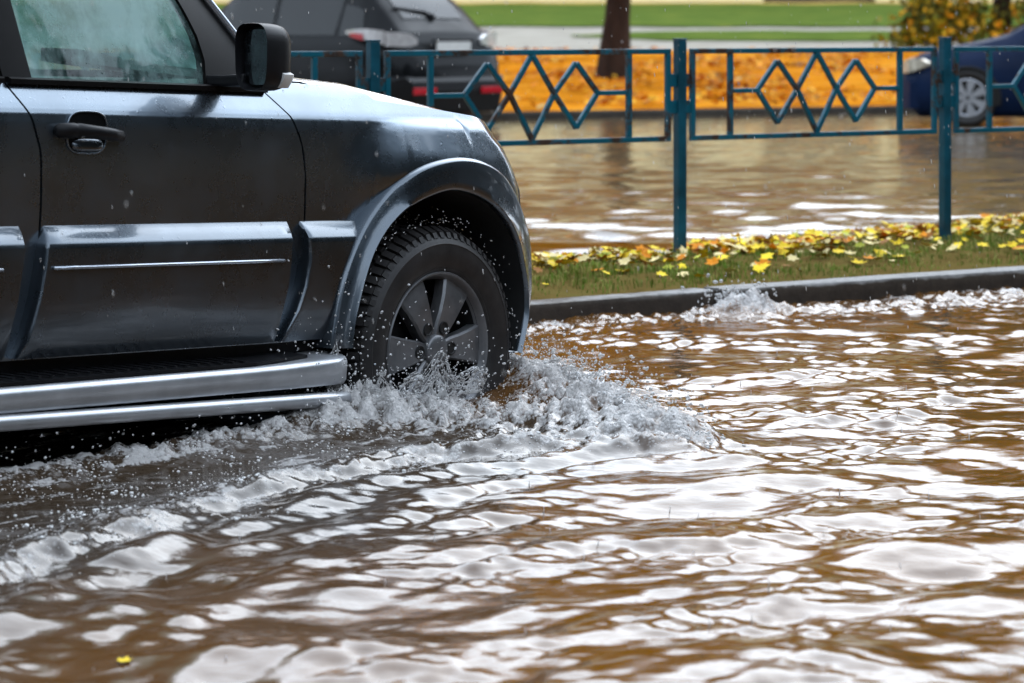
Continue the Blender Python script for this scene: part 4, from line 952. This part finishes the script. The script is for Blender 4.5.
cross_pane(rp,-1.90,-1.22,.56,M['darkglass'],bl,'windscreen'); cross_pane(rp,-3.72,-3.34,.56,M['darkglass'],bl,'rear_window')
b = MB(); b.loft([[(-.10,.78,z),(.035,.52,z),(.05,0,z),(.035,-.52,z),(-.10,-.78,z),(-.2,-.78,z),(-.2,.78,z)] for z in (.16,.24,.40,.46)]); b.build('front_bumper', M['bluepaint'], bl, auto=45)

# ------------------------------------------------------------------ trees, shrub, building
def leafquad(b, rg, p, s_):
    a = Vector((rg.gauss(0,1),rg.gauss(0,1),rg.gauss(0,1))).normalized(); c = a.cross(Vector((rg.gauss(0,1),rg.gauss(0,1),rg.gauss(0,1)))).normalized()
    p = Vector(p); b.add([p-a*s_,p-c*s_*.55,p+a*s_,p+c*s_*.55],[(0,1,2,3)])
def tree(name, x, y, z0, h, r, spread, label, cat, mats, wts, nleaf, lsz, seed, lean=(0,0), crown0=.3, limbs=9, group=None):
    rg = random.Random(seed); t = thing(name,(x,y,z0),0,label,cat,group)
    b = MB(); top = Vector((lean[0]*h,lean[1]*h,h*.82)); path = []; rs = []
    for i in range(9):
        f = i/8; path.append(Vector((lean[0]*h*f+.05*h*.2*math.sin(f*5+seed)*f,lean[1]*h*f,-.1+(h*.82+.1)*f))); rs.append(r*(1.35 if i == 0 else 1-.82*f))
    b.tube(path, rs, 12)
    clumps = []
    for k in range(limbs):
        f = lerp(crown0,.98,(k+.5)/limbs); st = path[min(8,int(f*8))].lerp(path[min(8,int(f*8)+1)],f*8-int(f*8)); a = k*2.4+seed
        ln = spread*rg.uniform(.65,1.1)*(1-.45*max(0,f-.5)*2); en = st+Vector((math.cos(a)*ln,math.sin(a)*ln,ln*rg.uniform(.1,.5)))
        md = st.lerp(en,.5)+Vector((0,0,-.06*ln)); b.tube([st,md,en],[r*.34*(1.1-f),r*.2*(1.1-f),r*.06],6)
        for q in (.45,.7,.9,1.08): clumps.append((st.lerp(en,q)+Vector((rg.gauss(0,.25),rg.gauss(0,.25),rg.gauss(0,.2)))*spread*.3, spread*rg.uniform(.16,.30)))
    b.build('trunk', M['bark'], t, auto=60)
    b = MB()
    for i in range(nleaf):
        c, rr = clumps[rg.randrange(len(clumps))]; v = Vector((rg.gauss(0,1),rg.gauss(0,1),rg.gauss(0,.75)))*rr*.6
        b.cur = rg.choices(range(len(mats)),wts)[0]; leafquad(b, rg, c+v, lsz*rg.uniform(.6,1.3))
    b.build('crown', mats, t, False); return t
TL = [leafmat('gold_foliage',(.80,.42,.03)), leafmat('rust_foliage',(.78,.27,.012)), leafmat('olive_foliage',(.09,.085,.015)), leafmat('lime_foliage',(.26,.21,.012)), leafmat('green_foliage',(.045,.075,.02))]
tree('broadleaf_tree',1.52,42.2,.30,9.5,.215,2.8,'leaning dark trunked tree rising from the orange leaves beyond the fence','tree',TL,[4,5,2,1,0],5200,.17,4,(.065,0),.34)
tree('broadleaf_tree',-8.5,44.5,.36,9.5,.24,3.2,'autumn tree hidden behind the dark car, left of the leaning trunk','tree',TL,[3,5,2,1,0],4200,.18,9,(0,0),.32)
# low-branched yellow green tree behind the blue car
t = thing('small_maple',(9.0,51.5,.62),0,'yellow green small tree with low drooping branches behind the blue car','tree')
rg = random.Random(12); b = MB(); b.tube([(-.06,0,-.1),(0,0,.5),(.05,0,1.4),(.25,.1,3.2),(.3,.1,5),(.2,0,8)],[.24,.19,.16,.14,.11,.04],10)
cl = []
for k in range(34):
    a = k*2.4; f = .75+.2*k; st = Vector((.03*f,0,.6+f)); ln = rg.uniform(1.2,2.1)*(1-.015*k)
    en = st+Vector((math.cos(a)*ln,math.sin(a)*ln*.9,rg.uniform(-.55,.15) if k < 10 else rg.uniform(0,.5))); md = st.lerp(en,.5)+Vector((0,0,.22))
    b.tube([st,md,en],[.05,.03,.012],6)
    for q in np.linspace(.3,1.1,6): cl.append((st.lerp(md,q*2) if q < .5 else md.lerp(en,q*2-1), .20))
for dx, dz in ((-1.5,.0),(-1.1,.25),(-.8,-.05),(-1.7,-.2),(-.4,.1),(-1.3,.5),(.5,.2),(1.0,.1),(-.9,.75)): cl += [(Vector((dx,rg.uniform(-.6,.3),.35+dz)), .26)]*4
b.build('trunk', M['bark'], t, auto=60)
b = MB()
for i in range(13000):
    c, rr = cl[rg.randrange(len(cl))]; b.cur = rg.choices(range(5),[2.2,.3,5,4.5,1.2])[0]
    leafquad(b, rg, c+Vector((rg.gauss(0,1),rg.gauss(0,1),rg.gauss(0,.9)))*rr, rg.uniform(.05,.12))
b.build('crown', TL, t, False)
# distant woods: one behind the building, reflected in water; an unseen dark one added to darken paint reflections
def woods(name, label, pts, hgt, wts, seed, n, lsz, mats=TL):
    rg = random.Random(seed); b = MB(); blobs = []
    for x,y in pts:
        h_ = hgt*rg.uniform(.7,1.2)
        b.cur = 0; b.tube([(x,y,-.2),(x+rg.uniform(-.3,.3),y,h_*.6)],[.3,.12],7)
        for k in range(9): blobs.append((Vector((x+rg.gauss(0,1.4),y+rg.gauss(0,1.4),h_*rg.uniform(.12,1))),rg.uniform(1.2,2.1)*max(1,hgt/16),rg.choices(range(len(mats)),wts)[0]))
    for i in range(n):
        c, rr, mi = blobs[rg.randrange(len(blobs))]; b.cur = 1+(mi if rg.random() < .8 else rg.randrange(len(mats)))
        leafquad(b, rg, c+Vector((rg.gauss(0,1),rg.gauss(0,1),rg.gauss(0,1)))*rr*.6, lsz*rg.uniform(.6,1.4))
    tag(b.build(name,[M['bark']]+mats,smooth=False), label, kind='stuff')
rg = random.Random(2)
woods('autumn_wood','mass of autumn trees behind the yellow building',[(x+rg.uniform(-1,1),102+rg.uniform(-4,6)) for x in np.arange(-54,64,3.2)],36,[2.5,6.5,1.5,.5,.3],31,80000,.72)
DW = [leafmat('dim_brown_foliage',(.03,.02,.012)),leafmat('dim_olive_foliage',(.022,.022,.010)),leafmat('dim_green_foliage',(.024,.042,.036)),leafmat('dim_grey_foliage',(.02,.02,.016)),leafmat('needle_foliage',(.020,.036,.036))]
rg = random.Random(6)
woods('unseen_dark_wood','unseen mass of dark trees added around the near side to darken reflections',[(x+rg.uniform(-2,2),-2+(x-17)*.25+i*1.0+rg.uniform(-2,2)) for i,x in enumerate(np.linspace(16,30,18))]+[(24+rg.uniform(-3,3),yy) for yy in np.arange(-12,30,3.2)]+[(x,-17+rg.uniform(-2,2)) for x in np.arange(-26,18,3.4)]+[(-19+rg.uniform(-2,2),yy) for yy in np.arange(-15,26,3.4)],10.5,[.1,.2,1,.1,5],41,34000,.85,mats=DW)
# long yellow building
bu = thing('yellow_building',(0,0,0),0,'long yellow walled building at the back of the lawn with a dark boarded opening','building')
Y0, Z0, HT = 88.0, 1.5, 6.5
b = MB(); op = (7.9,11.45)
def wallseg(x0_,x1_,za,zb): b.box(((x0_+x1_)/2,Y0+4,(za+zb)/2),(x1_-x0_,8,zb-za))
wallseg(-34,op[0],Z0-.3,Z0+HT); wallseg(op[1],44,Z0-.3,Z0+HT); b.box(((op[0]+op[1])/2,Y0+4,Z0+4.5),(op[1]-op[0],8,HT-2.7)); b.build('wall', M['yellowwall'], bu, False)
b = MB(); b.box(((op[0]+op[1])/2,Y0+.5,Z0+1.1),(op[1]-op[0],.3,2.7)); b.build('boarded_gate', M['darkbrown'], bu, False)
b = MB(); b.box((5,Y0-.10,Z0+HT-.1),(79,.5,.25)); b.box((5,Y0+4,Z0+HT+.35),(79.6,9.4,.5)); b.build('roof', M['roofing'], bu, False)
for i, x in enumerate(np.arange(-32,43,3.1)):
    if op[0]-1 < x < op[1]+1: continue
    b = MB()
    for dx in (-.62,.62): b.box((x+dx,Y0-.03,Z0+2.3),(.09,.10,1.7))
    for dz in (-.85,.85): b.box((x,Y0-.03,Z0+2.3+dz),(1.33,.10,.09))
    b.box((x,Y0-.03,Z0+2.3),(.06,.08,1.6)); f_ = b.build('window', M['white'], bu, False)
    b = MB(); b.box((x,Y0-.012,Z0+2.3),(1.2,.02,1.66)); b.build('pane', M['pane'], f_, False)

# ------------------------------------------------------------------ spray, droplets, froth, rain
def uw3(u, s, z):
    """point from the vehicle's plan (u,s) at height z above the water"""
    return Vector((O.x+u*cT+s*sT, O.y+u*sT-s*cT, z))
def wh1(p): 
    h, f = water_h(np.array([p.x]),np.array([p.y])); return float(h[0])
rg = random.Random(21)
# torn sheets of water: ballistic curtains with holes, given real thickness
def sheet(name_seed, base, dirs, hgt, thr, nu=110, nv=46, fold=.03):
    V = np.zeros((nu+1,nv+1,3)); mask = np.zeros((nu+1,nv+1))
    for i in range(nu+1):
        a = i/nu; k = a*(len(base)-1); j = min(int(k),len(base)-2); t = k-j
        p = base[j].lerp(base[j+1],t); d = dirs[j].lerp(dirs[j+1],t)
        hh = hgt*(.65+.5*float(pn(a*5.3,name_seed,3)))*math.sin(math.pi*min(max(a*.92+.04,0),1))**.6
        for m in range(nv+1):
            v = m/nv; n1 = float(pn(a*9,v*4,name_seed)); n2 = float(pn(a*9+40,v*4,name_seed+2))
            q = p+d*(v*hh*.9)+Vector((n1*fold*v,n2*fold*v,hh*(1.75*v-.85*v*v)+.02*n1*v))
            V[i,m] = q; mask[i,m] = v
    I, J = np.meshgrid(np.arange(nu+1),np.arange(nv+1),indexing='ij')
    cell = np.abs(fbm(I/nu*13,J/nv*5.5,2,name_seed+5)); cell2 = np.abs(pn(I/nu*24,J/nv*9,name_seed+9))
    keep = np.minimum(cell,cell2*1.1) < thr*(1.25-1.05*mask)
    b = MB(); ids = -np.ones((nu+1,nv+1),int); fs = []; vs = []
    for i in range(nu):
        for m in range(nv):
            if keep[i,m]:
                q = []
                for (a_,c_) in ((i,m),(i+1,m),(i+1,m+1),(i,m+1)):
                    if ids[a_,c_] < 0: ids[a_,c_] = len(vs); vs.append(V[a_,c_])
                    q.append(ids[a_,c_])
                fs.append(tuple(q))
    b.add(vs,fs); return b
spl = MB()
sheets = []
fr = uw3(-.33,.06,0)
sheets.append(sheet(3,[uw3(-.30,.05,.0),uw3(-.20,.12,.02),uw3(-.08,.15,.03),uw3(.06,.15,.03)],[uw3(-.5,.25,0)-uw3(-.3,.05,0),uw3(-.3,.25,0)-uw3(-.2,.12,0),uw3(-.10,.28,0)-uw3(-.08,.15,0),uw3(.12,.28,0)-uw3(.06,.15,0)],.19,.20))
sheets.append(sheet(8,[uw3(-.46,.0,.0),uw3(-.40,.08,.0),uw3(-.28,.12,.02)],[uw3(-.7,.1,0)-uw3(-.46,.0,0),uw3(-.6,.25,0)-uw3(-.40,.08,0),uw3(-.4,.3,0)-uw3(-.28,.12,0)],.17,.20))
sheets.append(sheet(14,[uw3(-.55,.05,.0),uw3(-.45,.02,.02),uw3(-.40,-.06,.02)],[Vector((-.1,-.1,0)),Vector((-.12,-.05,0)),Vector((-.05,.0,0))],.24,.17))
sheets.append(sheet(21,[uw3(.50,-.02,.02),uw3(.40,.18,.05),uw3(.15,.50,.05),uw3(-.08,.80,.05)],[uw3(.62,.08,0)-uw3(.50,-.02,0),uw3(.55,.30,0)-uw3(.40,.18,0),uw3(.3,.66,0)-uw3(.15,.5,0),uw3(.05,1.0,0)-uw3(-.08,.8,0)],.085,.20,220,26))
so_ = thing('water_splash',(0,0,0),0,'clear spray of torn water sheets and drops thrown up around the front wheel','water splash')
for s_ in sheets:
    o = s_.build('spray_sheet', M['splash'], so_, True); md = o.modifiers.new('s','SOLIDIFY'); md.thickness = .005; md.offset = 0
    sm = o.modifiers.new('m','SMOOTH'); sm.factor = .6; sm.iterations = 3
    sb = o.modifiers.new('u','SUBSURF'); sb.levels = 1; sb.render_levels = 1
b = MB()
def spray(n, src, vel, jit, r0, r1, tmax=.16, g=9.8):
    k = 0
    while k < n:
        p = src(); v = vel(p)+Vector((rg.gauss(0,jit),rg.gauss(0,jit),rg.gauss(0,jit)))
        t = rg.uniform(0,tmax); q = p+v*t+Vector((0,0,-.5*g*t*t)); vv = v+Vector((0,0,-g*t))
        if q.z < -.01: continue
        r = min(r1, r0*math.exp(abs(rg.gauss(0,.7)))); b.ico(q, r, vv if vv.length > .1 else None, rg.uniform(1.0,1.7)); k += 1
ln = lambda A, t: A[min(int(t*(len(A)-1)),len(A)-2)].lerp(A[min(int(t*(len(A)-1)),len(A)-2)+1], t*(len(A)-1)-min(int(t*(len(A)-1)),len(A)-2))
bowp = [uw3(u,s,.10-.03*i) for i,(u,s) in enumerate(BOW)]
spray(1500, lambda: ln(bowp,rg.random()**.8)+Vector((rg.gauss(0,.05),rg.gauss(0,.05),rg.uniform(0,.04))), lambda p: (uw3(.5,.6,0)-uw3(0,0,0))*.9+Vector((0,0,.65)), .45, .0014, .005, .13)
spray(800, lambda: ln(bowp,rg.uniform(.7,1.05)), lambda p: uw3(-.1,.9,0)-uw3(0,0,0)+Vector((0,0,.5)), .40, .0016, .006, .15)
spray(520, lambda: uw3(rg.uniform(-.45,.1),rg.uniform(.04,.2),.02), lambda p: (uw3(-.4,.5,0)-uw3(0,0,0))*.9+Vector((0,0,1.5)), .55, .0013, .0042, .17)
spray(450, lambda: uw3(rg.uniform(-.55,-.38),rg.uniform(-.12,.06),.05), lambda p: (uw3(-.3,.15,0)-uw3(0,0,0))+Vector((0,0,1.9)), .55, .0012, .004, .26)
spray(110, lambda: uw3(rg.uniform(-1.9,-.5),rg.gauss(.08,.05),.05), lambda p: (uw3(-.2,.2,0)-uw3(0,0,0))+Vector((0,0,.6)), .35, .0012, .004, .10)
spray(160, lambda: Vector(km(rg.gauss(.92,.09),rg.gauss(-.05,.04),.05)), lambda p: Vector((.1,-.2,.6)), .35, .0022, .008, .13)
spray(1300, lambda: ln(bowp,rg.random()**.9)+Vector((rg.gauss(0,.055),rg.gauss(0,.055),rg.uniform(-.05,.02))), lambda p: (uw3(.4,.6,0)-uw3(0,0,0))*.5+Vector((0,0,.4)), .30, .0009, .0028, .10)
spray(450, lambda: uw3(rg.uniform(-.5,.35),rg.uniform(.05,.5),.03), lambda p: (uw3(-.1,.3,0)-uw3(0,0,0))+Vector((0,0,.5)), .30, .0009, .003, .12)
# drops flung off the turning tyre
for i in range(420):
    a = rg.uniform(-.35,2.9); r_ = .40+abs(rg.gauss(0,.022)); s_ = rg.uniform(-.20,.02)
    q = suv.matrix_world @ Vector((r_*math.cos(a), -s_, r_*math.sin(a)))
    b.ico(q, rg.uniform(.0008,.0024), suv.matrix_world.to_3x3() @ Vector((-math.sin(a),0,math.cos(a))), rg.uniform(1,2.6))
b.build('droplets', M['splash'], so_)['kind'] = 'stuff'
# froth beads drifting beside the vehicle
b = MB(); pts = []
while len(pts) < 2800:
    q = rg.random()
    if q < .5: u, s = rg.uniform(-3.2,-.2), rg.uniform(.05,.95)
    elif q < .8:
        t = rg.random(); j = t*(len(CREST)-1); i = min(int(j),len(CREST)-2); u = lerp(CREST[i][0],CREST[i+1][0],j-i); s = lerp(CREST[i][1],CREST[i+1][1],j-i)+rg.gauss(-.03,.10)
    else: u, s = rg.uniform(-2.6,-.4), rg.gauss(.10,.07)
    x = O.x+u*cT+s*sT; y = O.y+u*sT-s*cT
    if rg.random() > .12+.88*float(smst(-.05,.45,pn(x*3.4,y*6.5,77))): continue
    pts.append((x,y))
A = np.array(pts); HH,_ = water_h(A[:,0],A[:,1])
for (x,y),z in zip(pts,HH):
    r = min(.0055,.0011*math.exp(abs(rg.gauss(0,.6)))); b.ico((x,y,z+r*.1),r*1.2,(0,0,1),.6)
tag(b.build('foam', M['froth']), 'small white froth bubbles drifting beside the dark car', kind='stuff')
# floating leaves
for (x,y,lab) in ((-.741,5.35,'single yellow leaf floating on the water at the lower left'),):
    b = MB(); z = wh1(Vector((x,y,0))); leaf(b, rg, (x,y,z+.004), .03, (0,-.1,1)); tag(b.build('floating_leaf', LM[0], smooth=False), lab, 'leaf')
# rain: streaks in the air and the small jets where drops strike
b = MB()
for i in range(950):
    y = 4.4+12*rg.random()**.8; hw_ = y*.19+.15; x = rg.uniform(-hw_,hw_); z = rg.uniform(0.0,1.35)
    pz = HZ+FPX*(CAMH-z)/y
    b.ico((x,y,z), rg.uniform(.0008,.0015), (.12,.02,-1), rg.uniform(2.5,6))
tag(b.build('rain', M['splash']), 'fine falling rain streaks over the flooded street', kind='stuff')
b = MB(); P_ = []
for i in range(64):
    y = 5.1+6.2*rg.random()**1.2; x = rg.uniform(-.2*y,.2*y); P_.append((x,y))
A = np.array(P_); HH,_ = water_h(A[:,0],A[:,1])
for (x,y),z in zip(P_,HH):
    if -(x-K0[0])*sk+(y-K0[1])*ck > -.05: continue
    hgt = rg.uniform(.004,.016); b.tube([(x,y,z-.004),(x,y,z+hgt*.5),(x+.001,y,z+hgt)],[.003,.0012,.0008],6); b.ico((x,y,z+hgt*1.25),.0016)
tag(b.build('rain_impacts', M['splash']), 'tiny jets where raindrops strike the water', kind='stuff')
